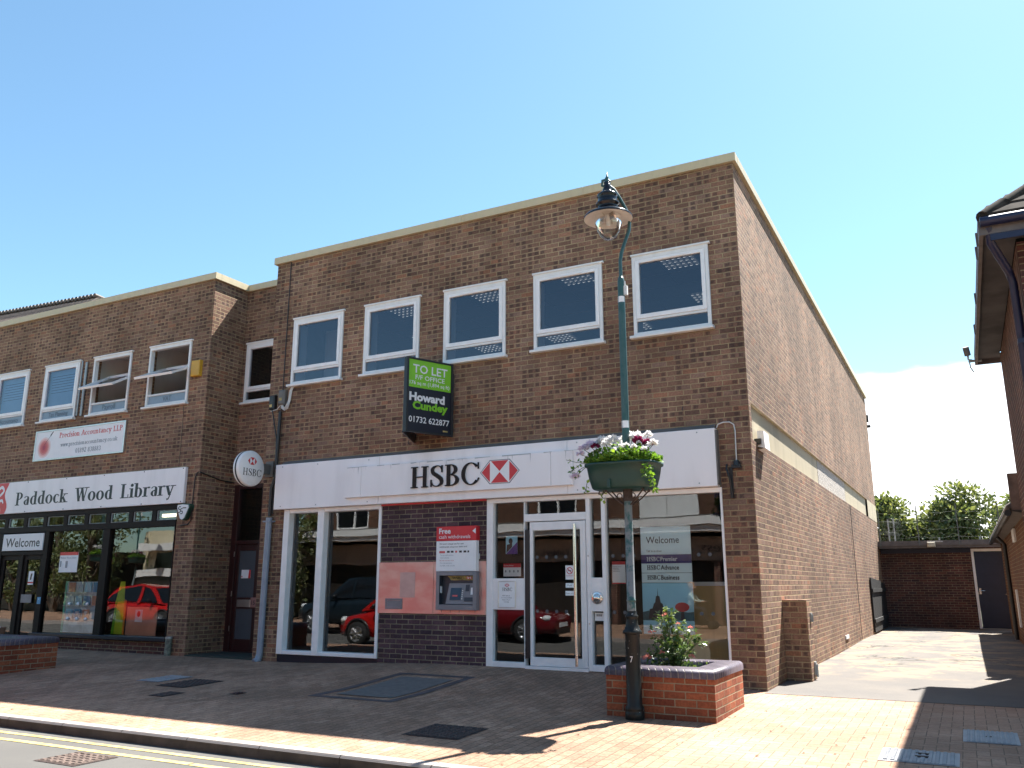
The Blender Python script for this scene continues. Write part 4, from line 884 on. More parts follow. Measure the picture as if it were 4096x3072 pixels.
b = MB(); b.add([(-3.715+.035*math.cos(a*.6283), f-.001, 1.965+.045*math.sin(a*.6283)) for a in range(10)], [tuple(range(10))]); b.add([(-3.79, f-.0005, 1.785), (-3.69, f-.0005, 1.875), (-3.69, f-.0005, 1.93), (-3.78, f-.0005, 1.91)], [(0, 1, 2, 3)]); b.build('figure', M['pagoda'], t)
DY = .012
t = poster('no_smoking_sticker', 'white no smoking sticker on the glass door', 'sticker', -2.78, -2.645, 1.39, 1.59, DY, 'paper')
b = MB(); n = 20; b.add([(-2.713+r_*math.cos(a*2*PI/n), DY-.001, 1.515+r_*math.sin(a*2*PI/n)) for r_ in (.05, .04) for a in range(n)], [(i, (i+1) % n, n+(i+1) % n, n+i) for i in range(n)]); b.add([(-2.75, DY-.0012, 1.545), (-2.743, DY-.0012, 1.553), (-2.676, DY-.0012, 1.485), (-2.683, DY-.0012, 1.477)], [(0, 1, 2, 3)]); sans(b, 'NO SMOKING', (-2.77, DY-.001, 1.437), .11, .014); b.build('prohibition_symbol', M['red'], t)
b = MB(); b.quad((-2.74, DY-.0005, 1.51), (-2.69, DY-.0005, 1.51), (-2.69, DY-.0005, 1.52), (-2.74, DY-.0005, 1.52)); b.build('cigarette', M['ink'], t)
t = poster('push_sticker', 'small white push sticker on the glass door, above a wider one', 'sticker', -2.78, -2.65, 1.275, 1.34, DY, 'postwhite'); b = MB(); sans(b, 'Push', (-2.75, DY-.001, 1.295), .07, .028); b.build('lettering', M['greyink'], t)
t = poster('power_sticker', 'wider white sticker lowest on the glass door', 'sticker', -2.785, -2.615, 1.165, 1.23, DY, 'postwhite'); b = MB(); sans(b, 'Power assisted', (-2.775, DY-.001, 1.185), .15, .022); b.build('lettering', M['greyink'], t)
t = poster('barcode_label', 'white barcode label at the top of the lower narrow pane', 'label', -2.35, -2.215, .82, .93, .045, 'paper'); b = MB()
for k in range(9): b.quad((-2.325+.01*k, .044, .88), (-2.325+.01*k+.004+.002*(k % 3), .044, .88), (-2.325+.01*k+.004+.002*(k % 3), .044, .91), (-2.325+.01*k, .044, .91))
b.build('bars', M['ink'], t)
b = MB()
for x0, x1, step in ((-2.05, -.5, .155), (-3.24, -2.6, .155)):
    x = x0
    while x < x1:
        for z in (1.715, .94):
            if not (-1.66 < x < -.9): b.add([(x+.026*math.cos(a*.5236), (.046 if x > -2.2 else .016), z+.026*math.sin(a*.5236)) for a in range(12)], [tuple(range(12))])
        x += step
b.build('manifestation_dots', M['frostdoor'], sf)

# small fixtures on the bank wall
t = thing('alarm_box', 'white plastic alarm box on the sunlit side wall over the concrete band', 'alarm box', (.05, .62, 3.15))
b = MB(); b.add([(.0, .44, 3.19), (.0, .80, 3.19), (.0, .80, 3.42), (.0, .44, 3.42), (.10, .42, 3.165), (.10, .76, 3.165), (.085, .78, 3.41), (.085, .45, 3.41), (.0, .44, 3.15), (.0, .8, 3.15)], [(4, 5, 6, 7), (0, 4, 7, 3), (1, 2, 6, 5), (3, 7, 6, 2), (8, 9, 5, 4)]); b.build('casing', M['white'], t)
b = MB(); b.box(-.04, .05, .40, .46, 3.22, 3.30); b.build('mount', M['black'], t)
t = thing('flood_fitting', 'black bracket light fitting fed by a looped white cable at the bank corner', 'light fitting', (-.25, -.05, 2.45))
b = MB(); b.tube([(-.455, -.02, 3.42), (-.43, -.02, 3.47), (-.36, -.02, 3.492), (-.27, -.02, 3.488), (-.215, -.02, 3.45), (-.20, -.02, 3.36), (-.205, -.02, 3.1), (-.207, -.02, 2.93)], .009, 8); b.build('cable', M['cable'], t)
b = MB(); b.cyl((-.207, -.035, 2.95), (-.207, -.035, 2.88), .035, .045); b.box(-.27, -.15, -.06, -.001, 2.85, 2.90); b.tube([(-.34, -.03, 2.90), (-.33, -.1, 2.84), (-.30, -.06, 2.7), (-.285, -.03, 2.45)], .014); b.box(-.315, -.27, -.02, -.001, 2.45, 2.86); b.build('bracket', M['black'], t)
t = thing('cable_box', 'dark grey telephone junction box nearer the window with white cables', 'junction box', (-8.39, -.05, 4.5))
b = MB(); b.bbox(-8.47, -8.315, -.10, -.001, 4.52, 4.80, .03); b.build('casing', M['lead'], t); b = MB(); b.box(-8.43, -8.36, -.103, -.1, 4.60, 4.65); b.build('yellow_label', M['yellow'], t)
b = MB()
for k in range(5): b.tube([(-8.40+.01*k, -.06, 4.52), (-8.39+.02*k, -.07, 4.46-.012*k), (-8.30+.016*k, -.06, 4.48-.01*k), (-8.265+.012*k, -.03, 4.60), (-8.255+.014*k, -.02, 4.78), (-8.17+.01*k, -.02, 4.93)], .006, 6)
b.tube([(-8.66, -.05, 4.43), (-8.5, -.06, 4.45), (-8.42, -.06, 4.52)], .007, 6); b.build('white_cable', M['cable'], t)
t = thing('cable_box', 'small black junction box with yellow label at the corner of the bank front', 'junction box', (-8.62, -.05, 4.4))
b = MB(); b.bbox(-8.69, -8.56, -.09, -.001, 4.46, 4.72, .02); b.build('casing', M['black'], t); b = MB(); b.box(-8.66, -8.60, -.093, -.09, 4.50, 4.55); b.build('yellow_label', M['yellow'], t)
b = MB(); b.tube([(-8.62, -.05, 4.46), (-8.58, -.05, 4.3), (-8.47, -.05, 3.9), (-8.46, -.05, 3.62), (-8.46, -.05, 2.55)], .012, 8); b.tube([(-8.40, -.05, 4.5), (-8.44, -.05, 4.0), (-8.455, -.04, 3.6)], .009, 6); b.build('black_cable', M['black'], t)

# ------------------------------------------------------------------ library building
LX = -10.42; LX0 = -26.
lib = thing('library_building', 'two-storey brown brick library with cream coping, open upper casements and recessed doorway', 'building', (-15, 5, 0))
LW = [(-12.14, -10.93), (-13.90, -12.70), (-15.57, -14.37), (-17.32, -16.15), (-19.04, -17.84)]
b = MB(); b.mat(0)
b.wall_y(LX0, LX, -.2, TOP, 0, [(a, c, 4.815, 6.12) for a, c in LW]+[(-18.0, -10.93, -.21, 2.84)], .16)
b.quad((LX, 0, -.2), (LX, .9, -.2), (LX, .9, TOP), (LX, 0, TOP))
b.wall_y(LX, BX0, -.2, TOP, .9, [(-10.33, -9.17, 4.90, 6.18), (-10.40, -9.52, -.1, 3.26)], .14)
b.quad((LX0, 0, -.2), (LX0, 0, TOP), (LX0, 12, TOP), (LX0, 12, -.2))
b.build('wall', M['brick'], lib)
b = MB(); b.wall_y(-14.86, -10.931, -.2, .29, .012, [], .1); b.build('plinth_wall', M['brick_dull'], lib)
b = MB()
for a, c in ((LX0, -21.5), (-21.5, -17.2), (-17.2, -13.2), (-13.2, LX+.055)): b.box(a+.002, c-.002, -.055, .10, TOP, 7.468)
b.box(LX-.10, LX+.055, .10, .845, TOP, 7.468); b.box(LX-.1, BX0-.057, .845, 1.0, TOP, 7.468); b.build('roof_coping', M['coping'], lib)
b = MB(); b.box(LX0, LX-.1, .1, 12, 7.25, 7.33); b.box(LX-.1, BX0, 1.0, 12, 7.25, 7.33); b.build('flat_roof', M['lead'], lib)
films = {}
for i, (a, c) in enumerate(LW):
    fo = office_window(lib, a, c, 4.815, 6.12, film=M['frost'], openable=(i in (0, 1)))
    if i in (0, 1):      # centre-hung sash tipped almost flat
        zc, hh, an = 5.56, .43, math.radians(64 if i == 0 else 60)
        s = MB(); g = MB(); X0, X1 = a+.06, c-.06
        V = Vector((0, math.sin(an), math.cos(an))); Nn = Vector((0, -math.cos(an), math.sin(an))); o = Vector((X0, .0, zc))
        for u0, u1, v0, v1 in ((0, .055, -hh, hh), (X1-X0-.055, X1-X0, -hh, hh), (.055, X1-X0-.055, -hh, -hh+.06), (.055, X1-X0-.055, hh-.055, hh)):
            s.obox(o+Vector((u0, 0, 0))+V*v0-Nn*.02, (u1-u0, 0, 0), V*(v1-v0), Nn*.045)
        so = s.build('open_sash', M['white'], fo)
        p = [o+Vector((u, 0, 0))+V*v for u, v in ((.05, -hh+.05), (X1-X0-.05, -hh+.05), (X1-X0-.05, hh-.05), (.05, hh-.05))]; g.add(p, [(0, 1, 2, 3)]); g.build('open_pane', M['glass_up'], fo)
    else:
        bl = MB(); bl.quad((a+.06, .09, 5.05), (c-.06, .09, 5.05), (c-.06, .09, 6.05), (a+.06, .09, 6.05)); bl.build('blind', M['blind'], fo)
        bl = MB()
        for k in range(7): bl.box(a+.13+.01*(k % 3), c-.12, .084, .089, 5.50+.062*k, 5.512+.062*k)
        bl.build('blind_gap', M['blinddark'], fo)
    if i < 4:
        tx = ('VAT', 'Payroll', 'Tax Planning', 'Accountancy')[i]; wd = (.25, .40, .66, .70)[i]
        tb = MB(); sans(tb, tx, ((a+c)/2-wd/2, .002, 4.935), wd, .10 if i != 1 else .11, bold=.01); tb.build('window_lettering', plain('film_lettering', (.10, .14, .18), .5, var=0) if i == 0 else bpy.data.materials['film_lettering'], fo)
b = MB(); b.mat(0)
for x in (-12.60, -14.12): pass
b.cyl((-14.13, -.03, 4.86), (-14.13, -.03, 6.05), .028, n=10); b.cyl((-14.29, -.02, 4.88), (-14.29, -.02, 6.1), .02, n=10); b.build('conduit_pipe', M['galv'], lib)
b = MB(); b.tube([(-11.02, -.006, 4.83), (-11.0, -.006, 4.3), (-11.0, -.006, 3.55)], .004, 5); b.tube([(-11.0, -.006, 4.42), (-10.6, -.006, 4.46), (-10.43, -.006, 4.43)], .004, 5); b.build('thin_wire', M['black'], lib)
fo = office_window(lib, -10.33, -9.17, 4.90, 6.18, y=.9)
# rooms
b = MB(); b.mat(0); b.quad((LX0+.1, .17, 6.3), (LX-.05, .17, 6.3), (LX-.05, 6, 6.3), (LX0+.1, 6, 6.3)); b.quad((LX-.05, 1.05, 6.3), (BX0-.05, 1.05, 6.3), (BX0-.05, 6, 6.3), (LX-.05, 6, 6.3)); b.mat(1)
b.quad((LX0+.1, 6, -.1), (BX0-.02, 6, -.1), (BX0-.02, 6, 6.3), (LX0+.1, 6, 6.3)); b.quad((LX0+.1, .17, 4.1), (LX-.05, .17, 4.1), (LX-.05, 6, 4.1), (LX0+.1, 6, 4.1)); b.quad((LX-.05, 1.05, 4.1), (BX0-.05, 1.05, 4.1), (BX0-.05, 6, 4.1), (LX-.05, 6, 4.1))
b.quad((LX0+.1, .17, .0), (LX-.05, .17, .0), (LX-.05, 6, .0), (LX0+.1, 6, .0)); b.quad((BX0-.03, 1.05, -.1), (BX0-.03, 6, -.1), (BX0-.03, 6, 6.3), (BX0-.03, 1.05, 6.3)); b.quad((LX0+.1, .17, 3.0), (LX-.05, .17, 3.0), (LX-.05, 6, 3.0), (LX0+.1, 6, 3.0))
b.quad((LX-.02, .17, -.1), (LX-.02, 6, -.1), (LX-.02, 6, 6.3), (LX-.02, .17, 6.3)); b.mat(0); b.box(-12.5, -12.4, .17, 1.4, 4.1, 6.3); b.box(-14.2, -14.1, .17, 1.4, 4.1, 6.3)
b.build('library_interior', [M['white_old'], M['interiordark']], lib)
b = MB(); b.box(-13.3, -12.1, 1.6, 1.7, 2.78, 2.84); b.box(-11.6, -11.45, .7, .8, 2.7, 2.75); b.build('lit_tube', M['tube'], lib)
# ground-floor timber front
f_ = MB(); J = f_.bbox
J(-18.0, -10.93, -.02, .12, 2.735, 2.84); J(-18.0, -10.93, -.025, .12, 2.415, 2.535)
xc = -10.93
J(-10.955, -10.93, -.02, .12, .36, 2.415)
cl = []
for k in range(11):
    x1 = -10.945-.672*k; x0 = x1-.545; cl.append((x0, x1)); J(x0-.127, x0, -.02, .12, 2.535, 2.735)
J(-13.0, -12.79, -.02, .12, .36, 2.415); J(-14.86, -14.72, -.02, .12, .0, 2.415); J(-16.5, -16.30, -.02, .12, 0, 2.415); J(-15.62, -15.52, -.01, .1, 0.05, 1.94); J(-16.3, -14.86, -.015, .12, 1.94, 2.02); J(-16.3, -14.86, .1, .12, 2.02, 2.415)
J(-18.0, -16.5, .0, .12, 0, .35)
ff = f_.build('timber_front', M['dkframe'], lib)
b = MB()
for x0, x1 in cl: b.frame_y(x0+.003, x1-.003, 2.538, 2.732, .0, .03, .012)
b.build('clerestory_trim', M['galv'], ff)
for x0, x1 in cl:
    b = MB(); b.quad((x0+.013, .02, 2.55), (x1-.013, .02, 2.55), (x1-.013, .02, 2.72), (x0+.013, .02, 2.72)); b.build('clerestory_pane', M['glass'], ff)
for x0, x1, z0 in ((-12.79, -10.955, .36), (-14.72, -13.0, .36), (-18, -16.5, .35)):
    b = MB(); b.quad((x0, .04, z0), (x1, .04, z0), (x1, .04, 2.415), (x0, .04, 2.415)); b.build('shop_pane', M['glass'], ff)
b = MB(); b.bbox(-14.9, -10.87, -.09, .1, .29, .36, .008); b.build('window_sill', M['signnavy'], lib)
b = MB(); b.frame_y(-16.3, -15.62, .05, 1.94, .02, .07, .10, .25, .1); b.frame_y(-15.52, -14.86, .05, 1.94, .02, .07, .10, .25, .1); ld_ = b.build('double_door', M['dkframe'], lib)
for x0, x1 in ((-16.2, -15.72), (-15.42, -14.96)):
    b = MB(); b.quad((x0, .045, .3), (x1, .045, .3), (x1, .045, 1.84), (x0, .045, 1.84)); b.build('pane', M['glass'], ld_)
b = MB(); b.bbox(-15.45, -15.1, .005, .02, .95, 1.12, .004); b.build('kick_plate', M['atm'], ld_)
# recessed doorway
b = MB(); b.box(LX, BX0, .0, .9, -.1, .075); b.build('doorstep', plain('dark_green_step', (.028, .04, .035), .8), lib)
b = MB(); b.frame_y(-10.40, -9.52, .07, 3.26, .90, 1.02, .14, .02, .09); b.bbox(-10.26, -9.66, .90, 1.02, 2.09, 2.16); dfm = b.build('door_frame', M['maroon'], lib)
b = MB(); b.frame_y(-10.258, -9.662, .09, 2.085, .93, 1.0, .085, .22, .12); b.bbox(-10.173, -9.747, .931, 1.0, .87, 1.08); d_ = b.build('entrance_door', M['maroon'], lib)
for z0, z1 in ((1.08, 1.965), (.31, .87)):
    b = MB(); b.quad((-10.173, .95, z0), (-9.747, .95, z0), (-9.747, .95, z1), (-10.173, .95, z1)); b.build('frosted_pane', M['frostdoor'], d_)
b = MB(); b.bbox(-10.15, -9.80, .92, .931, .90, 1.04, .004); b.build('letter_plate', M['steel'], d_)
b = MB(); b.quad((-10.26, .96, 2.16), (-9.66, .96, 2.16), (-9.66, .96, 3.17), (-10.26, .96, 3.17)); b.build('transom_pane', M['glass'], dfm)
b = MB()
for z in (.5, 1.15, 1.9): b.box(-10.285, -10.27, .892, .9, z-.05, z+.05)
b.build('hinge', M['steel'], dfm)
b = MB(); b.box(LX, LX+.012, .12, .62, 1.05, 1.062); b.build('rail_strip', M['atm'], lib)

t = thing('door_notice', 'white and red notice taped inside the recessed door pane', 'notice', (-9.95, .94, 1.45))
b = MB(); b.box(-10.10, -9.86, .944, .947, 1.44, 1.60); b.build('sheet', M['paper'], t); b = MB(); b.add([(-9.92, .9435, 1.44), (-9.86, .9435, 1.44), (-9.86, .9435, 1.60), (-9.90, .9435, 1.60)], [(0, 1, 2, 3)]); b.cyl((-10.08, .9438, 1.47), (-10.08, .943, 1.47), .015); b.build('red_edge', M['red'], t)
t = thing('number_plaque', 'brick-coloured number 15 plaque beside the recessed door', 'plaque', (-9.70, .88, .9))
b = MB(); b.box(-9.745, -9.60, .872, .90, .90, 1.08); b.build('plate', plain('pink_plate', (.30, .16, .14), .6), t); b = MB(); sans(b, '15', (-9.715, .871, .95), .085, .075, bold=.02); b.build('numerals', M['ink'], t)

# library signs
t = thing('library_sign', 'long white library fascia sign with dark serif lettering and red emblem end', 'sign', (-14, -.05, 2.83))
b = MB(); b.bbox(-18.2, -10.74, -.06, -.002, 2.845, 3.535, .003); b.build('panel', M['fascia'], t)
b = MB()
for wd, x0, x1 in (('Paddock', -15.99, -14.25), ('Wood', -13.96, -12.81), ('Library', -12.56, -11.04)): serif(b, wd, (x0, -.061, 3.01), x1-x0, .285, T=.20, t=.06)
b.build('lettering', M['darkgreenink'], t)
b = MB(); pts = [(-18.2, 3.53), (-18.2, 2.85)]+[(-16.33+.06*math.sin(k*.75), 2.85+.068*k) for k in range(11)]; b.add([(x, -.0612, z) for x, z in pts], [tuple(range(len(pts)))]); b.build('red_emblem', M['red'], t)
b = MB(); place2d(b, stroke([(-16.62, 3.40, .05), (-16.52, 3.44, .07), (-16.44, 3.36, .05), (-16.52, 3.28, .06), (-16.6, 3.24, .04)])+stroke([(-16.6, 3.1, .04), (-16.48, 3.15, .06), (-16.42, 3.08, .03)])+stroke([(-16.65, 3.0, .05), (-16.55, 2.98, .06), (-16.5, 2.9, .03)]), (0, -.0618, 0), XR, ZU, NY); b.build('white_flourish', M['paper'], t)
b = MB()
for x in (-10.80, -11.9, -13.1, -14.3, -15.6):
    for z in (2.87, 3.51): b.cyl((x, -.061, z), (x, -.066, z), .012, n=8)
b.build('fixing', M['ink'], t)
t = thing('accountancy_sign', 'small white framed accountancy sign with red target below the upper windows', 'sign', (-14.1, -.03, 3.95))
b = MB(); b.frame_y(-15.58, -12.63, 3.955, 4.628, -.05, -.002, .035); b.build('frame', M['steel'], t); b = MB(); b.box(-15.545, -12.665, -.04, -.002, 3.99, 4.593); b.build('panel', M['paper'], t)
b = MB(); serif(b, 'Precision Accountancy LLP', (-14.76, -.041, 4.425), 2.03, .115, T=.19, t=.09); b.build('red_lettering', M['tomato'], t)
b = MB(); serif(b, 'www.precisionaccountancy.co.uk', (-14.68, -.041, 4.225), 1.82, .09, T=.19, t=.10); serif(b, '01892 838883', (-14.16, -.041, 4.055), .81, .10, T=.19, t=.10); b.build('grey_lettering', M['greyink'], t)
b = MB()
for k, r_ in enumerate((.225, .19, .155, .12, .085, .05)): b.mat(k); b.add([(-15.24+r_*math.cos(a*.2618), -.0405-.0003*k, 4.245+r_*1.02*math.sin(a*.2618)) for a in range(24)], [tuple(range(24))])
b.build('target_emblem', [plain('target_ring', c, .5, var=0) for c in ((.80, .62, .60), (.75, .42, .40), (.66, .22, .21), (.60, .13, .13), (.55, .09, .10), (.42, .05, .09))], t)
b = MB(); place2d(b, stroke([(-15.24, 4.30, .008), (-15.07, 4.48, .010), (-15.05, 4.505, .03), (-14.97, 4.585, .015)], 3), (0, -.0432, 0), XR, ZU, NY); b.build('dart', M['maroon'], t)
t = thing('welcome_sign', 'pale grey welcome board over the library double door', 'sign', (-15.57, -.03, 2.03))
b = MB(); b.bbox(-16.26, -14.875, -.04, -.016, 2.035, 2.39, .004); b.build('panel', M['signwhite'], t); b = MB(); sans(b, 'Welcome', (-16.15, -.041, 2.115), 1.18, .19, bold=.01); b.build('lettering', M['darkgreenink'], t)
t = thing('alarm_box', 'shield-shaped white alarm box with dark green sides on the library pier', 'alarm box', (-10.66, -.05, 2.5))
sh = [(-.16, .10), (-.15, .155), (0, .165), (.15, .15), (.165, .10), (.06, -.11), (.0, -.145), (-.055, -.12)]
b = MB(); b.prism([(x*1.03, z*1.03) for x, z in sh], (-10.655, -.001, 2.655), XR, ZU, (0, -.10, 0)); b.build('green_backing', M['greenlid'], t); b = MB(); b.prism([(x*.93, z*.93) for x, z in sh], (-10.67, -.101, 2.655), XR, ZU, (0, -.012, 0)); b.build('white_face', M['signwhite'], t)
b = MB(); place2d(b, stroke([(-.05, .105, .016), (-.09, .11, .018), (-.11, .075, .018), (-.06, .05, .018), (-.06, .01, .018), (-.11, .0, .016)])+stroke([(-.0, .07, .016), (-.04, .07, .018), (-.05, .03, .018), (.0, .02, .018), (-.0, -.02, .018), (-.05, -.02, .016)])+rc(.0, .075, .10, .095), (-10.67, -.1135, 2.655), XR, ZU, NY); b.build('monogram', M['ink'], t)
b = MB(); b.tube([(-10.80, -.02, 2.42), (-10.6, -.03, 2.43), (-10.52, -.03, 2.5), (-10.5, -.03, 3.3), (-10.46, -.03, 3.40), (-10.42, -.03, 3.42)], .012, 8); b.tube([(-10.408, 0.0, 3.42), (-10.408, .5, 3.32), (-10.408, .88, 3.3)], .012, 8); b.build('black_cable', M['black'], t)
t = thing('alarm_box', 'yellow rectangular alarm box beside the open upper casement', 'alarm box', (-10.71, -.05, 5.33))
b = MB(); b.bbox(-10.825, -10.59, -.085, -.001, 5.335, 5.66, .012); b.build('casing', M['yellowbox'], t); b = MB(); b.box(-10.60, -10.59, -.06, -.05, 5.38, 5.40); b.build('fixing', M['ink'], t)
t = thing('pipe_stub', 'short weathered pipe stub standing against the library pier', 'pipe', (-10.78, -.08, 0))
b = MB(); b.cyl((-10.78, -.075, -.0), (-10.775, -.07, .35), .058, n=14); b.build('pipe', plain('lichen_pipe', (.20, .21, .17), .9, var=.5, vs=18), t); b = MB(); b.cyl((-10.775, -.07, .35), (-10.775, -.07, .385), .064, n=14); b.build('collar', M['galv'], t)

# library window display
t = thing('display_stand', 'glass display case with pale cards and mint edges in the library window', 'display stand', (-13.55, .25, .36))
b = MB(); b.box(-14.10, -13.02, .24, .26, .38, 1.38); b.build('card_panel', M['displaycard'], t)
b = MB(); b.box(-14.135, -14.10, .22, .27, .38, 1.39); b.box(-13.02, -12.995, .22, .27, .38, 1.39); b.build('mint_edge', M['mint'], t)
b = MB()
for z in (.62, .90, 1.15): b.box(-14.10, -13.02, .18, .24, z, z+.012)
b.build('shelf', M['paper'], t)
cols = ['skyblue', 'disabled', 'peachcard', 'displaycard']; random.seed(21)
for r_ in range(3):
    for k in range(4):
        b = MB(); x = -14.02+k*.255; b.box(x, x+.2, .215, .222, .645+.265*r_, .645+.265*r_+.19); b.build('leaflet', M[cols[(k+r_*3) % 4]], t)
        if r_ == 0:
            b = MB(); b.add([(x+.05, .212, .77), (x+.10, .212, .70), (x+.15, .212, .77), (x+.15, .212, .80), (x+.05, .212, .80)], [tuple(range(5))]); b.build('badge', M['paper'], t)
for z in (.63, .92):
    for k in range(3):
        b = MB(); b.sphere((-13.88+.28*k, .165, z+.02), .035, 10, 6); b.build('football', M['signwhite'], t)
t.location.y -= .13
t = thing('tall_card', 'tall tapering yellow-green card standing in the library window', 'display card', (-12.42, .2, .36))
b = MB(); b.prism([(-.27, 0), (.05, 0), (.03, .62), (.0, 1.0), (-.12, 1.0), (-.22, .60)], (-12.33, .22, .38), XR, ZU, (0, .01, 0)); b.build('card', M['limecard'], t)
b = MB(); b.prism([(.055, 0), (.10, 0), (.10, .64), (.04, .66)], (-12.33, .215, .38), XR, ZU, (0, .01, 0)); b.build('orange_edge', M['orangecard'], t)
b = MB(); b.prism([(-.27, 0.002), (-.19, .002), (-.16, .62), (-.2, .6)], (-12.33, .216, .38), XR, ZU, (0, .003, 0)); b.build('green_edge', M['limegreen'], t)
t.location.y -= .13
t = thing('peach_board', 'pale peach display board low in the library window', 'display board', (-11.8, .3, .36))
b = MB(); b.box(-12.2, -11.35, .30, .31, .37, .90); b.build('board', M['peachcard'], t); b = MB(); b.box(-11.95, -11.75, .292, .2995, .62, .85); b.build('printed_sheet', M['paper'], t); b = MB(); b.sphere((-11.85, .29, .77), .05, 8, 6, (1, .1, 1.2)); b.build('printed_picture', M['red'], t)
t.location.y -= .2
t = poster('library_notice', 'white library notice with red header stuck high in the left window', 'notice', -14.35, -13.77, 1.57, 1.98, .036, 'paper')
b = MB(); b.quad((-14.35, .034, 1.915), (-13.77, .034, 1.915), (-13.77, .034, 1.98), (-14.35, .034, 1.98)); b.build('red_header', M['red'], t)
b = MB(); sans(b, 'Paddock Wood Library', (-14.32, .034, 1.845), .5, .04); b.quad((-14.32, .034, 1.68), (-14.28, .034, 1.68), (-14.28, .034, 1.8), (-14.32, .034, 1.8)); b.quad((-14.15, .034, 1.66), (-14.08, .034, 1.66), (-14.08, .034, 1.8), (-14.15, .034, 1.8)); b.build('lettering', M['greyink'], t)
t = poster('door_leaflet', 'small white leaflet on the library double door', 'leaflet', -15.30, -15.12, 1.32, 1.60, .018, 'paper'); b = MB(); b.quad((-15.30, .0165, 1.35), (-15.12, .0165, 1.35), (-15.12, .0165, 1.38), (-15.30, .0165, 1.38)); b.build('red_line', M['red'], t); b = MB(); b.quad((-15.24, .0165, 1.42), (-15.19, .0165, 1.42), (-15.17, .0165, 1.55), (-15.22, .0165, 1.55)); b.build('figure', M['ink'], t)
t = poster('access_sticker', 'light blue access sticker on the dark door post', 'sticker', -14.845, -14.735, .93, 1.07, -.024, 'disabled'); b = MB(); b.cyl((-14.79, -.0245, 1.03), (-14.79, -.0255, 1.03), .012); b.build('symbol', M['paper'], t)
# ------------------------------------------------------------------ brick planters
def planter(x0, x1, y0, y1, z0, z1, lab):
    t = thing('brick_planter', lab, 'planter', ((x0+x1)/2, (y0+y1)/2, z0), 'brick planters with blue brick coping')
    zc = z1-.095; b = MB(); w_ = .22
    for X0, X1, Y0, Y1 in ((x0, x1, y0, y0+w_), (x0, x1, y1-w_, y1), (x0, x0+w_, y0+w_, y1-w_), (x1-w_, x1, y0+w_, y1-w_)): b.box(X0, X1, Y0, Y1, z0-.15, zc)
    b.build('wall', M['brick_red'], t)
    b = MB(); e = .012
    # rounded coping section swept round the four sides, mitred
    prof = [(-e, 0), (-e, .045)]+[(-e+.05-.05*math.cos(a*PI/10), .045+.05*math.sin(a*PI/10)) for a in range(1, 6)]+[(w_+e-.012, .095), (w_+e, .083), (w_+e, 0)]
    cor = [(x0, y0, 1, 1), (x1, y0, -1, 1), (x1, y1, -1, -1), (x0, y1, 1, -1)]
    vs = [(cx+sx*d, cy+sy*d, zc+h) for cx, cy, sx, sy in cor for d, h in prof]; n = len(prof)
    b.add(vs, [(c*n+i, ((c+1) % 4)*n+i, ((c+1) % 4)*n+i+1, c*n+i+1) for c in range(4) for i in range(n-1)], True)
    b.build('coping', M['bullnose'], t)
    random.seed(4); xs, ys = lin(x0+w_, x1-w_, 10), lin(y0+w_, y1-w_, 10)
    b = MB(); b.add([(x, y, zc+.0+random.uniform(-.02, .02)) for y in ys for x in xs], [(j*11+i, j*11+i+1, (j+1)*11+i+1, (j+1)*11+i) for j in range(10) for i in range(10)], True); b.build('soil', M['soil'], t)
    return t, zc
pl, pz = planter(-1.125, .035, -2.655, -1.445, -.02, .485, 'red brick planter with blue coping behind the lamp post base')
pl2, pz2 = planter(-15.2, -10.85, -3.6, -2.22, .0, .50, 'shaded red brick planter with blue coping before the library')
def rdir(): 
    while True:
        v = Vector((random.uniform(-1, 1), random.uniform(-1, 1), random.uniform(-1, 1)))
        if .05 < v.length < 1: return v.normalized()
def flower(mb, c, r, n=16, k=.9):
    for _ in range(n):
        d = rdir(); d.z = abs(d.z)*.8+d.z*.2; mb.leaf(Vector(c)+d*r*.35, d+rdir()*.3, rdir(), r*k, r*.75)
def rose_bush(lab, cx, cy, z0, spots, seed, name='rose_bush'):
    random.seed(seed); t = thing(name, lab, 'shrub', (cx, cy, z0))
    st, lf = MB(), MB(); tips = []
    for (x, y, z, n) in spots:
        p0 = Vector((cx+random.uniform(-.06, .06), cy+random.uniform(-.06, .06), z0)); p3 = Vector((x, y, z)); mid = (p0+p3)/2+Vector((random.uniform(-.06, .06), random.uniform(-.06, .06), .06))
        P = [p0*(1-s_)**2+mid*2*s_*(1-s_)+p3*s_*s_ for s_ in lin(0, 1, 6)]; st.tube(P, [.009, .008, .007, .006, .005, .004, .003], 5); tips.append(p3)
        for _ in range(int(n*1.5)):
            s_ = random.uniform(.18, 1)**.8; q = p0*(1-s_)**2+mid*2*s_*(1-s_)+p3*s_*s_; d = rdir(); d.z = d.z*.5+.15; q2 = q+d*random.uniform(.03, .10)
            st.tube([q, q2], .002, 3)
            for j in range(5):
                e = (d+rdir()*.8).normalized(); nn = Vector((random.uniform(-.5, .5), random.uniform(-.5, .5), 1)); lf.leaf(q2+rdir()*.012, e, nn, random.uniform(.038, .066), random.uniform(.026, .042))
    st.build('stem', M['stem'], t); lf.build('foliage', M['leafdark'], t); return t, tips
t, tips = rose_bush('sparse rose bush with coral buds growing in the sunlit planter', -.54, -2.05, pz, [(-.66, -2.1, 1.03, 18), (-.72, -2.0, .97, 10), (-.60, -2.1, 1.06, 14), (-.49, -2.1, .92, 14), (-.36, -2.1, .86, 14), (-.30, -2.12, .80, 10), (-.75, -2.15, .80, 10), (-.56, -2.2, .74, 14), (-.24, -2.1, .74, 7), (-.40, -2.2, .62, 12), (-.70, -2.25, .60, 12), (-.5, -1.9, .62, 10), (-.80, -2.2, .58, 7), (-.45, -2.3, .60, 10)], 12)
random.seed(2)
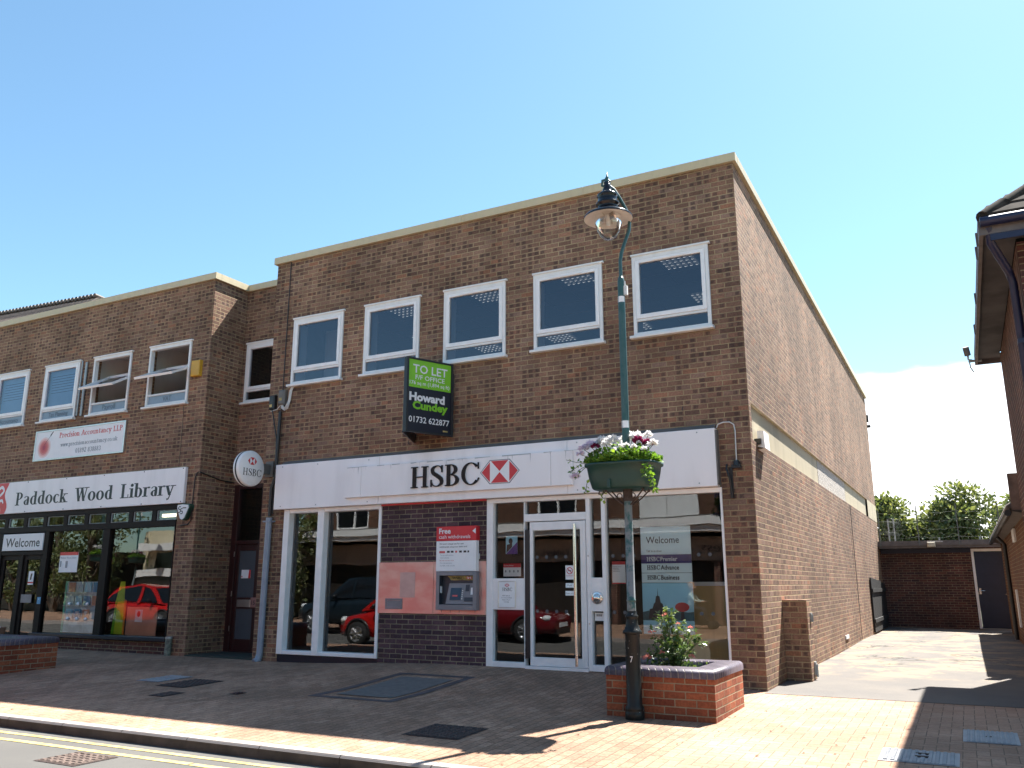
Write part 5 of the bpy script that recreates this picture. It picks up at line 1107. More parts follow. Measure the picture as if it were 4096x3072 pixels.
for c, r_ in (((-.62, -2.12, .99), .035), ((-.79, -2.15, .80), .026), ((-.34, -2.14, .86), .03), ((-.80, -2.25, .535), .05), ((-.33, -2.16, .56), .036), ((-.47, -2.15, .90), .025), ((-.74, -2.16, .81), .018), ((-.62, -2.28, .60), .03)):
    b = MB(); flower(b, c, r_, 14); b.build('rose', M['petpink'], t)
b = MB(); random.seed(9)
for _ in range(300):
    a = random.uniform(0, 2*PI); r_ = random.uniform(0, .34); p = Vector((-.52+r_*math.cos(a), -2.08+r_*math.sin(a)*.9, pz+random.uniform(0, .10))); b.leaf(p, rdir()+Vector((0, 0, .5)), rdir(), random.uniform(.03, .05), .024)
b.build('low_foliage', M['leafdark'], t)
t, tips = rose_bush('low red geranium clump in the shaded planter before the library', -12.55, -2.9, .42, [(-12.7, -2.9, .72, 20), (-12.45, -2.85, .68, 20), (-12.3, -2.95, .60, 18), (-12.85, -2.9, .66, 18), (-12.55, -3.0, .78, 20), (-13.1, -2.9, .70, 18)], 31, 'geranium')
random.seed(6)
for c in ((-12.62, -3.0, .70), (-12.35, -2.95, .74), (-12.85, -3.0, .62), (-12.5, -3.05, .58), (-13.05, -3.0, .76)):
    b = MB(); flower(b, c, .06, 18); b.build('flower_head', M['petred'], t)
t = thing('waste_pot', 'brown tub holding white paper in front of the library door', 'tub', (-14.15, -1.3, .04))
b = MB(); b.lathe((-14.15, -1.3, .05), [(0, 0), (.17, 0), (.22, .48), (.205, .48), (.19, .40), (0, .40)], 20); b.build('tub', M['terracotta'], t)
b = MB(); random.seed(8); b.add([(-14.33, -1.4, .50), (-14.05, -1.42, .56), (-13.95, -1.25, .50), (-14.2, -1.2, .60)], [(0, 1, 3), (1, 2, 3)]); b.build('paper', M['paper'], t)

# ------------------------------------------------------------------ street lamp
lx, ly, lz = -.78, -2.755, -.022
lamp = thing('street_lamp', 'dark green street lamp with swan neck and bell-shaped lantern by the brick planter', 'street lamp', (lx, ly, lz), 'street lamps with swan necks')
b = MB(); b.lathe((lx, ly, lz-.05), [(0, 0), (.098, 0), (.098, .125), (.092, .135), (.098, .145), (.098, .165), (.078, .195), (.076, .88), (.082, .89), (.10, .895), (.10, .92), (.082, .935), (.066, .985), (.058, 1.035), (.058, 1.05), (.068, 1.06), (.068, 1.075), (.05, 1.09), (.048, 1.12)], 28); b.build('base_column', M['lampblack'], lamp)
b = MB(); b.lathe((lx, ly, 1.05), [(.047, 0), (.046, .09), (.045, .095), (.050, .10), (.050, .115), (.045, .12), (.042, 1.1), (.040, 3.66), (.040, 3.67), (.036, 3.70), (.026, 3.73), (0, 3.735)], 24); b.build('pole', M['lampgreen'], lamp)
b = MB(); b.box(lx+.036, lx+.045, ly-.03, ly+.03, .25, .62); b.build('access_door', M['lampblack'], lamp)
hc = Vector((-.885, -2.83, 0))
b = MB(); P = [(lx, ly, 4.75), (lx, ly, 4.98), (lx+.01, ly+.02, 5.08), (lx+.055, ly+.05, 5.24), (lx+.085, ly+.10, 5.38), (lx+.085, ly+.13, 5.52), (lx+.05, ly+.11, 5.66), (hc.x+.11, hc.y+.10, 5.78), (hc.x+.06, hc.y+.06, 5.88), (hc.x, hc.y, 5.93)]
b.tube(P, [.021]*5+[.02, .02, .02, .02, .02], 10); b.tube([(hc.x-.0, hc.y, 5.9), (hc.x-.06, hc.y-.01, 5.93), (hc.x-.055, hc.y-.01, 5.99), (hc.x, hc.y, 6.0), (hc.x+.03, hc.y, 5.96)], .018, 8); b.build('swan_neck', M['lampgreen'], lamp)
ln = MB(); ln.lathe((hc.x, hc.y, 5.50), [(.287, -.012), (.290, .0), (.274, .022), (.185, .075), (.135, .105), (.118, .125), (.118, .15), (.14, .165), (.14, .185), (.118, .20), (.112, .26), (.125, .275), (.12, .295), (.085, .325), (.058, .335), (.058, .365), (.04, .40), (.038, .46), (0, .465)], 36); lan = ln.build('lantern', M['lampgloss'], lamp)
b = MB(); b.lathe((hc.x, hc.y, 5.494), [(.284, -.004), (.24, .012), (.18, .03), (.155, .035), (.15, .06), (0, .062)], 36); b.build('shade_inner', M['shadewhite'], lan)
b = MB(); b.lathe((hc.x, hc.y, 5.49), [(.158, .03), (.162, -.02), (.155, -.08), (.13, -.155), (.095, -.21), (.055, -.245), (.02, -.262), (0, -.264)], 28); b.build('glass_bowl', M['bowl'], lan)
b = MB(); b.cyl((hc.x, hc.y, 5.545), (hc.x, hc.y, 5.40), .028, .022, 12); b.build('bulb', M['shadewhite'], lan)
b = MB()
for k in range(6): a = k*PI/3; b.add([(hc.x+.05*math.cos(a), hc.y+.05*math.sin(a), 5.54), (hc.x+.13*math.cos(a+.3), hc.y+.13*math.sin(a+.3), 5.535), (hc.x+.12*math.cos(a+.5), hc.y+.12*math.sin(a+.5), 5.47), (hc.x+.05*math.cos(a+.3), hc.y+.05*math.sin(a+.3), 5.46)], [(0, 1, 2, 3)])
b.build('reflector', M['chrome'], lan)
b = MB(); b.lathe((hc.x, hc.y, 5.96), [(.03, 0), (.03, .02), (.018, .035), (.025, .055), (.012, .075), (.005, .13), (0, .132)], 14); b.build('finial', M['lampgreen'], lan)
for z0, z1, r_ in ((3.005, 3.085, .043), (4.465, 4.535, .0415)):
    b = MB(); n = 14
    b.add([(lx+r_*math.cos(2.6+i*.26), ly+r_*math.sin(2.6+i*.26), z) for z in (z0, z1) for i in range(n)], [(i, i+1, n+i+1, n+i) for i in range(n-1) if i != 5]); b.build('band_sticker', M['paper'], lamp)
b = MB(); b.box(lx+.036, lx+.075, ly-.02, ly+.02, 4.55, 4.66); b.tube([(lx+.045, ly, 4.66), (lx+.042, ly, 4.72)], .012, 6); b.build('sensor_box', M['cable'], lamp)
random.seed(3)
b = MB()
for z, s_ in ((.62, '7'),): sans(b, s_, (lx-.005, ly-.0785, .54), .03, .06)
b.build('painted_number', M['signwhite'], lamp)

# flower trough clamped round the post
bask = thing('flower_trough', 'green oval flower trough of pale geraniums fixed round the lamp post', 'flower trough', (lx, ly, 2.33), 'flower troughs on street lamps')
b = MB(); n = 40; ox, oy = lx-.035, ly
def ov(rx, ry, z): return [(ox+rx*math.copysign(abs(math.cos(a))**.62, math.cos(a)), oy+ry*math.copysign(abs(math.sin(a))**.62, math.sin(a)), z) for a in (2*PI*i/n for i in range(n))]
rings = [ov(.24, .15, 2.325), ov(.33, .22, 2.33), ov(.345, .235, 2.345), ov(.375, .26, 2.45), ov(.395, .28, 2.575), ov(.415, .30, 2.578), ov(.418, .302, 2.60), ov(.405, .29, 2.606), ov(.38, .265, 2.60), ov(.37, .26, 2.55)]
vs = [v for r_ in rings for v in r_]
b.add(vs, [(j*n+i, j*n+(i+1) % n, (j+1)*n+(i+1) % n, (j+1)*n+i) for j in range(len(rings)-1) for i in range(n)], True); b.add(rings[0], [tuple(range(n))]); b.add(rings[-1], [tuple(range(n))])
b.box(ox-.10, ox-.065, oy-.268, oy-.2, 2.33, 2.42)
b.build('trough', M['troughgreen'], bask)
b = MB()
for s_ in (-1, 1):
    for y in (-.10, .10):
        b.tube([(lx+s_*.04, ly+y*.3, 2.16), (lx+s_*.12, ly+y*.7, 2.22), (lx+s_*.22, ly+y, 2.325)], .008, 6)
    b.tube([(lx+s_*.20, ly-.12, 2.32), (lx+s_*.25, ly-.12, 2.27), (lx+s_*.29, ly-.12, 2.28), (lx+s_*.28, ly-.12, 2.31)], .007, 6)
    b.tube([(lx+s_*(.075+.028*math.cos(a)), ly-.05, 2.255+.028*math.sin(a)) for a in lin(0, 2*PI, 12)], .006, 5)
b.cyl((lx, ly, 2.20), (lx, ly, 2.325), .052, n=14); b.build('bracket', M['iron'], bask)
random.seed(17); lf, st = MB(), MB()
for _ in range(2100):
    a, r_ = random.uniform(0, 2*PI), random.random()**.5; x, y = ox+.43*r_*math.cos(a), oy+.32*r_*math.sin(a); h = .0+.235*(1-r_*r_*.5)*random.random()*(.7+.3*math.sin(a*3+r_*5))
    d = rdir(); d.z = abs(d.z)*.6+.1; nn = Vector((random.uniform(-.7, .7), random.uniform(-.7, .7), 1)); s_ = random.uniform(.035, .06); lf.leaf((x, y, 2.60+h), d, nn, s_, s_*.85)
def trail(P, nl):
    st.tube(P, .004, 4)
    for _ in range(nl):
        k = random.uniform(.15, 1)*(len(P)-1); i = min(int(k), len(P)-2); q = Vector(P[i]).lerp(Vector(P[i+1]), k-i); d = rdir(); lf.leaf(q+d*.01, d, rdir(), random.uniform(.035, .055), .04)
trail([(ox-.36, oy-.12, 2.62), (ox-.44, oy-.16, 2.62), (ox-.52, oy-.18, 2.56), (ox-.56, oy-.18, 2.52)], 12); trail([(ox-.38, oy-.1, 2.63), (ox-.5, oy-.14, 2.64), (ox-.62, oy-.16, 2.675)], 4)
trail([(ox-.38, oy-.14, 2.6), (ox-.46, oy-.2, 2.54), (ox-.49, oy-.22, 2.44)], 4); trail([(ox+.34, oy-.2, 2.6), (ox+.38, oy-.27, 2.5), (ox+.40, oy-.27, 2.4), (ox+.43, oy-.26, 2.27)], 42); trail([(ox-.33, oy-.26, 2.4), (ox-.34, oy-.27, 2.33), (ox-.36, oy-.27, 2.28)], 8)
trail([(ox-.2, oy-.1, 2.32), (ox-.22, oy-.14, 2.25), (ox-.18, oy-.14, 2.22)], 8); trail([(ox+.3, oy-.24, 2.6), (ox+.33, oy-.3, 2.5), (ox+.35, oy-.3, 2.42)], 22)
fl = [('petwhite', (-.24, .0, .22), .058), ('petwhite', (-.17, -.12, .20), .045), ('petwhite', (-.06, -.16, .19), .06), ('petwhite', (.02, .10, .25), .06), ('petwhite', (.09, .05, .25), .062), ('petwhite', (.16, -.02, .23), .066), ('petwhite', (.26, .08, .26), .045), ('petwhite', (.37, -.08, .13), .055), ('petwhite', (-.10, .15, .22), .05), ('petwhite', (.05, -.2, .12), .03), ('petwhite', (.2, -.22, .10), .03),
      ('petlilac', (-.36, -.08, .17), .055), ('petlilac', (-.42, -.12, .13), .055), ('petlilac', (-.45, -.15, .07), .04), ('petlilac', (-.49, -.22, -.19), .05), ('petwhite', (-.12, -.2, .15), .05), ('petwhite', (.12, -.24, .11), .035), ('petlilac', (.24, .1, .2), .035), ('petwhite', (-.30, .05, .2), .05), ('petwhite', (-.2, .12, .24), .05), ('petwhite', (.3, -.18, .07), .03), ('petwhite', (-.02, -.24, .08), .03),
      ('petburg', (-.29, -.1, .15), .042), ('petburg', (.20, -.08, .18), .052), ('petburg', (.29, -.04, .15), .05), ('petburg', (.34, -.05, .14), .045)]
for m_, (dx, dy, dz), r_ in fl:
    b = MB(); c = Vector((ox+dx, oy+dy, 2.60+dz+.055)); flower(b, c, r_*1.12, 38); b.build('flower_head', M[m_], bask); st.tube([c+Vector((-dx*.3, -dy*.3, -dz*.8)), c], .004, 4)
lf.build('foliage', M['leaf'], bask); st.build('stem', M['stem'], bask)
# the same lamps and troughs across the street (seen in the shop windows)
for (dx, dy, nm) in ((-28.7, -9.45, 'lower'), (-31.2, -13.2, 'second')):
    for src, lb in ((lamp, 'street lamp on the far pavement mirrored in the %s' % ('library glass, further right' if nm == 'lower' else 'library glass, further left')), (bask, 'flower trough on the far street lamp mirrored in the %s' % ('library glass, further right' if nm == 'lower' else 'library glass, further left'))):
        c = copy_tree(src); c.location = Vector(src.location)+Vector((dx, dy, -.06)); c['label'] = lb

# ------------------------------------------------------------------ back of the alley
rear = thing('rear_outbuilding', 'low flat-roofed dark brick outbuilding closing the end of the alley', 'outbuilding', (1.8, 19.5, 0))
RY0 = 18.3
b = MB(); b.wall_y(-.6, 4.2, -.1, 2.42, RY0, [(2.56, 3.48, -.09, 2.37)], .12); b.quad((4.2, RY0, -.1), (4.2, 23, -.1), (4.2, 23, 2.42), (4.2, RY0, 2.42)); b.quad((-.6, RY0, -.1), (-.6, RY0, 2.42), (-.6, 23, 2.42), (-.6, 23, -.1)); b.build('wall', M['brick_dull'], rear)
b = MB(); b.box(-.02, 4.25, RY0-.55, RY0-.50, 2.47, 2.62); b.box(.02, 4.25, RY0-.50, RY0-.002, 2.40, 2.47); b.build('roof_fascia', M['eavegrey'], rear)
b = MB(); b.box(.03, 2.555, RY0-.06, RY0-.001, 2.26, 2.395); b.build('navy_board', M['navy'], rear)
b = MB(); b.box(-.0, 4.25, RY0-.5, 23, 2.471, 2.6); b.build('flat_roof', M['lead'], rear)
b = MB(); b.frame_y(2.56, 3.48, .02, 2.37, RY0-.03, RY0+.08, .07, .0, .08); rd = b.build('door_frame', M['white'], rear)
b = MB(); b.bbox(2.635, 3.41, RY0+.01, RY0+.06, .03, 2.285, .006); d_ = b.build('door', M['navy'], rear)
b = MB(); b.box(2.66, 2.72, RY0-.02, RY0+.009, 1.02, 1.2); b.cyl((2.7, RY0-.05, 1.12), (2.82, RY0-.05, 1.12), .012); b.cyl((3.36, RY0-.03, 1.02), (3.36, RY0+.01, 1.02), .02); b.build('handle', M['chrome'], d_)
t = thing('bulkhead_light', 'cream bulkhead light under the outbuilding fascia', 'light', (1.5, RY0-.62, 2.36))
b = MB(); b.bbox(1.41, 1.63, RY0-.70, RY0-.551, 2.42, 2.57, .02); b.build('casing', plain('cream_casing', (.62, .55, .42), .5), t); b = MB(); b.box(1.42, 1.84, RY0-.66, RY0-.60, 2.572, 2.59); b.build('top_plate', M['cable'], t)
t = thing('dark_patch_panel', 'black boarded panel standing for a dark patch on the sunlit wall at the alley end', 'gate', (.05, 16, 0))  # near-black boarded panel standing in for a dark patch on the wall
b = MB()
for k in range(20): b.box(.012, .05, 14.0+.215*k, 14.2+.215*k, .05, 1.49-.006*k-(.03 if k > 14 else 0))
b.build('board', M['gate'], t); b = MB(); b.box(.05, .08, 14.0, 18.28, .3, .4); b.box(.05, .08, 14.0, 18.28, 1.1, 1.2); b.build('rail', M['gate'], t)
fence = thing('barbed_fence', 'barbed wire on steel posts along the outbuilding roof edge', 'fence', (1.8, RY0-.4, 2.6))
for k, (x, h) in enumerate(((.09, 3.65), (1.19, 3.7), (2.29, 3.72), (3.4, 3.7))):
    b = MB(); b.box(x-.015, x+.015, RY0-.575, RY0-.551, 2.46, h); b.build('post', M['wiregrey'], fence)
for x in (1.72, 2.87, .25, .42):
    b = MB(); b.box(x-.02, x+.02, RY0+1.0, RY0+1.04, 2.6, 2.78 if x > 1 else 3.4); b.build('back_post', M['galv'], fence)
random.seed(14); b = MB()
for z in (2.75, 3.0, 3.25, 3.5):
    P = []
    for k in range(60): x = .05+k*.06; P.append((x, RY0-.56+random.uniform(-.02, .02), z-.05*math.sin(PI*((x-.09) % 1.1)/1.1)+random.uniform(-.012, .012)))
    b.tube(P, .0022, 3)
b.build('wire', M['wiregrey'], fence)
b = MB()
for cx, cz, R_, nt in ((.25, 3.05, .22, 7), (.22, 2.78, .16, 7), (.42, 3.2, .14, 5)):
    P = [(cx+R_*math.cos(a)+.03*a*.25-.05, RY0-.3+.03*a*.4, cz+R_*math.sin(a)) for a in lin(0, nt*2*PI, nt*16)]; b.tube(P, .0033, 3)
P = [(.6+.5*k*.2, RY0-.3, 2.78+.07*math.sin(k*1.7)+.02*math.sin(k*.6)) for k in range(28)]; b.tube(P, .0035, 3)
b.build('razor_coil', M['wiregrey'], fence)
# pier in the alley
t = thing('brick_pier', 'short brick gate pier standing against the side wall, its front in shade', 'pier', (.14, 1.65, 0))
b = MB(); b.box(.003, .335, 1.36, 1.80, -.02, 1.105); b.build('shaft', M['brick'], t)
b = MB(); b.box(.335, .36, 1.60, 1.68, .08, .25); b.cyl((.365, 1.64, .05), (.365, 1.64, .22), .018); b.box(.335, .355, 1.58, 1.66, .80, .92); b.cyl((.36, 1.62, .8), (.36, 1.62, .9), .014); b.build('gate_hinge', M['galv'], t)
b = MB(); b.box(0, .02, 2.55, 2.95, .12, .19); b.box(.0, .02, 8.0, 8.5, .2, .27); struct_o = b.build('air_vent', M['signwhite'], bank)
b = MB(); b.cyl((.03, 10.8, .05), (.03, 10.8, 3.2), .008, n=6); b.build('earth_cable', M['lead'], bank)

# ------------------------------------------------------------------ trees
def tree(lab, x, y, h, rx, ry, z0, n, seed, grp='trees beyond the outbuilding', trunk=.16, clusters=26):
    random.seed(seed); t = thing('tree', lab, 'tree', (x, y, z0), grp)
    b = MB(); b.tube([(x, y, z0-.3), (x+.1, y, z0+h*.25), (x-.05, y+.1, z0+h*.5), (x, y, z0+h*.78)], [trunk, trunk*.8, trunk*.5, trunk*.15], 8)
    cs = []
    for k in range(clusters):
        a = random.uniform(0, 2*PI); r_ = random.random()**.5; zz = random.uniform(.16, .97); wv = math.sin(PI*min(1, zz*.9+.12))**.6
        c = Vector((x+rx*r_*wv*math.cos(a), y+ry*r_*wv*math.sin(a), z0+h*zz)); cs.append((c, random.uniform(.25, .78)*rx*.52))
        b.tube([(x, y, z0+h*max(.1, zz-.3)), (Vector((x, y, z0+h*max(.12, zz-.2)))+c)/2, c], [trunk*.3, trunk*.2, .012], 5)
    b.build('trunk', M['bark'], t); lf = MB()
    for k in range(n):
        c, r_ = random.choice(cs); d = rdir(); q = c+Vector((d.x, d.y, d.z*.8))*r_*(random.random()**.38)*random.uniform(.7, 1.32); s_ = random.uniform(.10, .27)
        nn = Vector((random.uniform(-1, 1), random.uniform(-1, 1), random.uniform(-.2, 1.4))); lf.leaf(q, d+rdir()*.9, nn, s_, s_*.62)
    lf.build('crown', M['treeleaf'], t); return t
tree('bushy green tree rising highest behind the barbed wire', 2.5, 27.5, 5.05, 2.0, 1.6, -.1, 16000, 41, clusters=52)
tree('lower rounded tree left, against the bank side wall', -.35, 27.2, 4.75, 1.65, 1.4, -.1, 12000, 42, clusters=42)
tree('low tree filling the gap between the two taller crowns', 1.0, 28.6, 4.0, 1.5, 1.2, -.1, 8000, 43, clusters=34)
tree('tree mostly hidden by the tiled eave at the far right', 4.4, 28.5, 4.9, 1.6, 1.2, -.1, 8000, 44, clusters=34)
tree('dim tree far back between the crowns and outbuilding roof', -1.9, 29.5, 4.6, 1.6, 1.3, -.1, 3500, 45)

# ------------------------------------------------------------------ house on the right
house = thing('brick_house', 'two-storey red brick house with overhanging tiled roof at the right edge', 'house', (6.5, 1.8, 0))
ex, ey0, ey1, eh = 2.90, -1.62, 4.62, 5.12
b = MB(); b.box(3.27, 11, -1.12, 4.3, -.2, eh-.1); b.build('wall', M['brick_dull'], house)
b = MB(); b.quad((ex+.05, ey0+.05, eh-.06), (3.27, ey0+.05, eh-.06), (3.27, ey1, eh-.06), (ex+.05, ey1, eh-.06)); b.quad((3.27, ey0+.05, eh-.06), (11, ey0+.05, eh-.06), (11, -1.12, eh-.06), (3.27, -1.12, eh-.06)); b.quad((3.27, 4.3, eh-.06), (11, 4.3, eh-.06), (11, ey1, eh-.06), (3.27, ey1, eh-.06)); b.build('soffit', M['soffit'], house)
b = MB(); b.box(ex, ex+.04, ey0, ey1+.03, eh-.14, eh+.03); b.box(ex+.04, 11, ey0, ey0+.04, eh-.14, eh+.03); b.box(ex+.04, 11, ey1-.01, ey1+.03, eh-.14, eh+.03)
for y in (ey0+.35, ey0+.8, 1.0, 2.6): b.box(ex-.02, ex, y, y+.04, eh-.12, eh+.03)
b.build('fascia_board', M['eavegrey'], house)
b = MB(); b.tube([(ex+.02, ey0-.055, eh-.01), (7, ey0-.055, eh-.0), (11, ey0-.055, eh)], .055, 10); b.box(ex+.1, 11, ey0-.02, ey0-.001, eh-.22, eh-.15); b.build('gutter', M['gutterblue'], house)
b = MB(); b.tube([(ex+.10, ey0+.03, eh-.06), (ex+.10, ey0+.05, eh-.22), (3.17, -1.02, eh-.40), (3.20, -.96, eh-.52), (3.205, -.95, .1)], .045, 10); b.box(3.16, 3.27, -1.01, -.89, 3.9, 3.95); b.box(3.16, 3.27, -1.01, -.89, 2.0, 2.05); b.build('downpipe', M['gutterblue'], house)
# tiled hip roof: courses of overlapping rolled tiles
b = MB(); ax, by_ = 6.2, 1.5
apex_h = 2.7
def roofpt(side, s_, v):
    """v 0 eave..1 ridge"""
    if side == 0: return Vector((ex+.04+(ax-ex)*v, ey0+.02+(by_-ey0)*s_, eh+.05+apex_h*v))
b.add([(ex+.02, ey0-.02, eh+.05), (11, ey0-.02, eh+.05), (11, by_, eh+apex_h), (ax, by_, eh+apex_h), (ex+.02, ey1, eh+.05), (11, ey1, eh+.05)], [(0, 1, 2, 3), (0, 3, 4), (4, 3, 2, 5)]); 
for k in range(16):
    v = k/16.; z = eh+.06+apex_h*v; y = ey0-.02+(by_-ey0)*v; x0 = ex+.02+(ax-ex)*v
    b.add([(x0, y-.02, z), (11, y-.02, z), (11, y-.02, z+.028), (x0, y-.02, z+.028), (x0+.1, y+.22, z+.19+.02), (11, y+.22, z+.19+.02)], [(0, 1, 2, 3), (3, 2, 5, 4)])
rf = b.build('roof', M['tilegrey'], house)
b = MB()
for k in range(14):
    v = k/14.; v2 = (k+.95)/14.; p = Vector((ex+.02+(ax-ex)*v, ey0-.02+(by_-ey0)*v, eh+.08+apex_h*v)); q = Vector((ex+.02+(ax-ex)*v2, ey0-.02+(by_-ey0)*v2, eh+.08+apex_h*v2)); b.cyl(p+Vector((.04, .02, -.03)), q+Vector((.04, .02, .0)), .085, .07, 12)
b.build('hip_tile', M['tilegrey'], rf)
t = thing('floodlight', 'small floodlight on a bracket at the far end of the house eave', 'floodlight', (2.85, 4.3, 4.8))
b = MB(); b.cyl((2.80, 4.30, 5.08), (2.78, 4.25, 5.22), .05, .05, 12); b.build('lamp_head', M['lead'], t); b = MB(); b.tube([(2.80, 4.3, 5.08), (2.80, 4.32, 5.02), (2.91, 4.4, 5.0)], .016, 6); b.box(2.80, 3.0, 4.38, 4.42, 4.985, 5.015); b.tube([(2.81, 4.32, 5.02), (2.82, 4.34, 4.88), (2.86, 4.36, 4.80)], .010, 6); b.build('bracket', M['galv'], t)
ext = thing('rear_extension', 'single-storey warm brick extension with tiled eave behind the right-hand house', 'extension', (5, 11, 0))
b = MB(); b.box(3.33, 8, 4.31, 16.8, -.2, 2.45); b.build('wall', M['brick_warm'], ext)
b = MB(); b.add([(3.13, 4.63, 2.52), (3.13, 17, 2.52), (5.6, 17, 4.0), (5.6, 4.63, 4.0)], [(0, 1, 2, 3)]); b.add([(3.13, 4.63, 2.49), (3.13, 17, 2.49), (3.33, 17, 2.44), (3.33, 4.63, 2.44)], [(0, 1, 2, 3)])
for k in range(60):
    y = 4.65+k*.205; b.cyl((3.10, y+.1, 2.545), (3.75, y+.1, 2.93), .055, .055, 8)
b.build('roof', M['tile'], ext)
b = MB(); b.tube([(3.09, 4.7, 2.46), (3.09, 16.9, 2.46)], .055, 8); b.tube([(3.12, 12.2, 2.42), (3.26, 12.25, 2.25), (3.27, 12.25, .05)], .045, 8); b.build('gutter', M['black'], ext)
b = MB(); b.bbox(3.29, 3.335, 8.2, 9.0, 2.15, 2.40); b.box(3.30, 3.332, 10.5, 10.95, .4, 1.2); b.build('white_panel', M['white_old'], ext)
b = MB(); b.box(3.15, 3.33, 4.62, 4.75, 2.5, 3.1); b.build('chimney_stub', M['tile'], ext)

# roof of the house behind the library
t = thing('tiled_roof_house', 'house behind the library showing only its brown pantile ridge', 'house', (-33, 9.5, 0))
b = MB(); b.box(-45, -25.3, 8, 14, 0, 9.5); b.build('wall', M['brick_dull'], t)
b = MB(); Lr, Rr = Vector((-44, 10.08, 13.5)), Vector((-29.65, 11.1, 13.5))
b.add([Lr, Rr, Rr+Vector((0, -4, -4)), Lr+Vector((0, -4, -4))], [(3, 2, 1, 0)]); b.add([Lr, Rr, Rr+Vector((0, 4, -4)), Lr+Vector((0, 4, -4))], [(0, 1, 2, 3)])
n = 64
for k in range(n):
    p = Lr.lerp(Rr, k/n); q = Lr.lerp(Rr, (k+.8)/n); b.cyl(p+Vector((0, -.02, .03)), p+Vector((0, -2.5, -2.47)), .095, .095, 8); b.cyl(p+Vector((0, .25, .02)), p+Vector((0, -.25, .06)), .10, .10, 8)
b.build('roof', M['tile'], t)
# ------------------------------------------------------------------ far side of the street (seen mirrored in the glass)
opp = thing('shop_parade', 'red brick parade with a white canopy band across the street, mirrored in the bank windows', 'building', (-5, -20, -.1))
OY = -18.3
def owall(x0, x1, z0, z1, holes, m, nm='wall'):
    b = MB(); b.wall_y(x0, x1, z0, z1, 0, holes, .14); b.v = [(v[0], OY-v[1], v[2]) for v in b.v]; return b.build(nm, m, opp)
ow = [(-22.3, -20.4), (-18.6, -17.2), (-15.6, -14.0), (-12.3, -10.5), (-3.6, -1.8), (.6, 2.4), (4.6, 6.4)]
owall(-24, 9, 3.0, 6.6, [(a, c, 3.70, 5.1) for a, c in ow], brickwork('mellow_brick', [(0, (.13, .058, .038)), (.5, (.17, .078, .05)), (1, (.11, .055, .04))], (.22, .17, .11), blotch=.1))
for a, c in ow:
    b = MB(); b.frame_y(a+.01, c-.01, 3.70, 5.09, -.02, .08, .07); b.bbox((a+c)/2-.04, (a+c)/2+.04, -.02, .08, 3.77, 5.02); b.box(a-.05, c+.05, -.08, .1, 3.64, 3.70); b.v = [(v[0], OY-v[1]-.04, v[2]) for v in b.v]; wf = b.build('window_frame', M['white'], opp)
    b = MB(); b.quad((a+.06, OY-.1, 3.76), (c-.06, OY-.1, 3.76), (c-.06, OY-.1, 5.03), (a+.06, OY-.1, 5.03)); b.build('pane', M['carglass'], wf)
b = MB(); b.box(-8.05, -6.95, OY, OY+.06, 3.62, 5.2); b.box(-6.93, -5.83, OY, OY+.06, 3.62, 5.2); b.build('white_panel', M['white_old'], opp)
b = MB(); b.box(-24, 9, OY, OY+.9, 3.30, 3.58); b.box(-24, 9, OY, OY+.8, 3.12, 3.285); b.build('canopy_band', M['white_old'], opp)
b = MB(); b.box(-24, 9, OY, OY+.86, 3.58, 3.63); b.build('canopy_edge', M['lead'], opp)
b = MB(); b.box(-24, 9, OY-.3, OY, 2.15, 3.12); b.build('sign_band', plain('brown_sign_band', (.34, .27, .22), .5), opp)
b = MB(); b.box(-24, 9, OY-.6, OY-.3, -.1, 2.15); b.build('shop_front', M['shopdark'], opp)
b = MB()
for x in (-23, -19.5, -16.2, -13, -9.2, -5.4, -2, 1.5, 5): b.box(x, x+.25, OY-.29, OY+.05, -.1, 2.15)
b.build('pilaster', M['brick_dull'], opp)
b = MB(); serif(b, 'Paddock', (-10.85, OY+.006, 2.36), 1.2, .24, (-1, 0, 0), ZU, (0, 1, 0)); serif(b, 'Wood', (-12.4, OY+.006, 2.36), .9, .24, (-1, 0, 0), ZU, (0, 1, 0)); serif(b, 'ress', (-4.9, OY+.006, 2.50), .9, .3, (-1, 0, 0), ZU, (0, 1, 0)); b.build('lettering', M['ink'], opp)
b = MB(); b.box(-24, 9, OY-9, OY-.2, 6.4, 6.6); b.box(-24, 9, OY-9.2, OY-9, -.1, 6.5); b.box(-24.1, -24, OY-9, OY, -.1, 6.6); b.box(9, 9.1, OY-9, OY, -.1, 6.6); b.build('roof', M['lead'], opp)
crm = thing('cream_block', 'cream rendered block with white balcony band, mirrored in the library window', 'building', (-30, -22, -.1))
b = MB(); b.box(-34.6, -25.5, -26, -18.4, -.1, 3.95); b.build('wall', M['cream'], crm); b = MB(); b.box(-34.2, -25.4, -18.4, -17.7, 2.95, 3.32); b.build('balcony_band', M['white_old'], crm)
b = MB(); b.box(-33.6, -31.9, -18.4, -18.36, 2.1, 2.85); b.box(-31, -29, -18.4, -18.36, 2.1, 2.85); b.build('window', M['carglass'], crm); b = MB(); b.box(-33.2, -32.4, -22, -20, 3.95, 4.5); b.build('roof_house', M['cream'], crm)
b = MB(); b.box(-34.6, -25.4, -18.36, -18.2, -.1, 1.7); b.build('shop_front', M['shopdark'], crm)
b = MB(); b.box(-34.6, -25.4, -18.3, -18.1, 1.7, 2.05); b.build('awning', M['white_old'], crm)
sh2 = thing('dark_shop', 'dark single-storey shopfront behind the street trees, mirrored in the library window', 'building', (-43, -21, -.1))
b = MB(); b.box(-56, -35.0, -26, -19.8, -.1, 3.0); b.build('wall', M['brick_dull'], sh2); b = MB(); b.box(-56, -35, -19.8, -19.6, -.1, 2.3); b.build('shop_front', M['shopdark'], sh2)
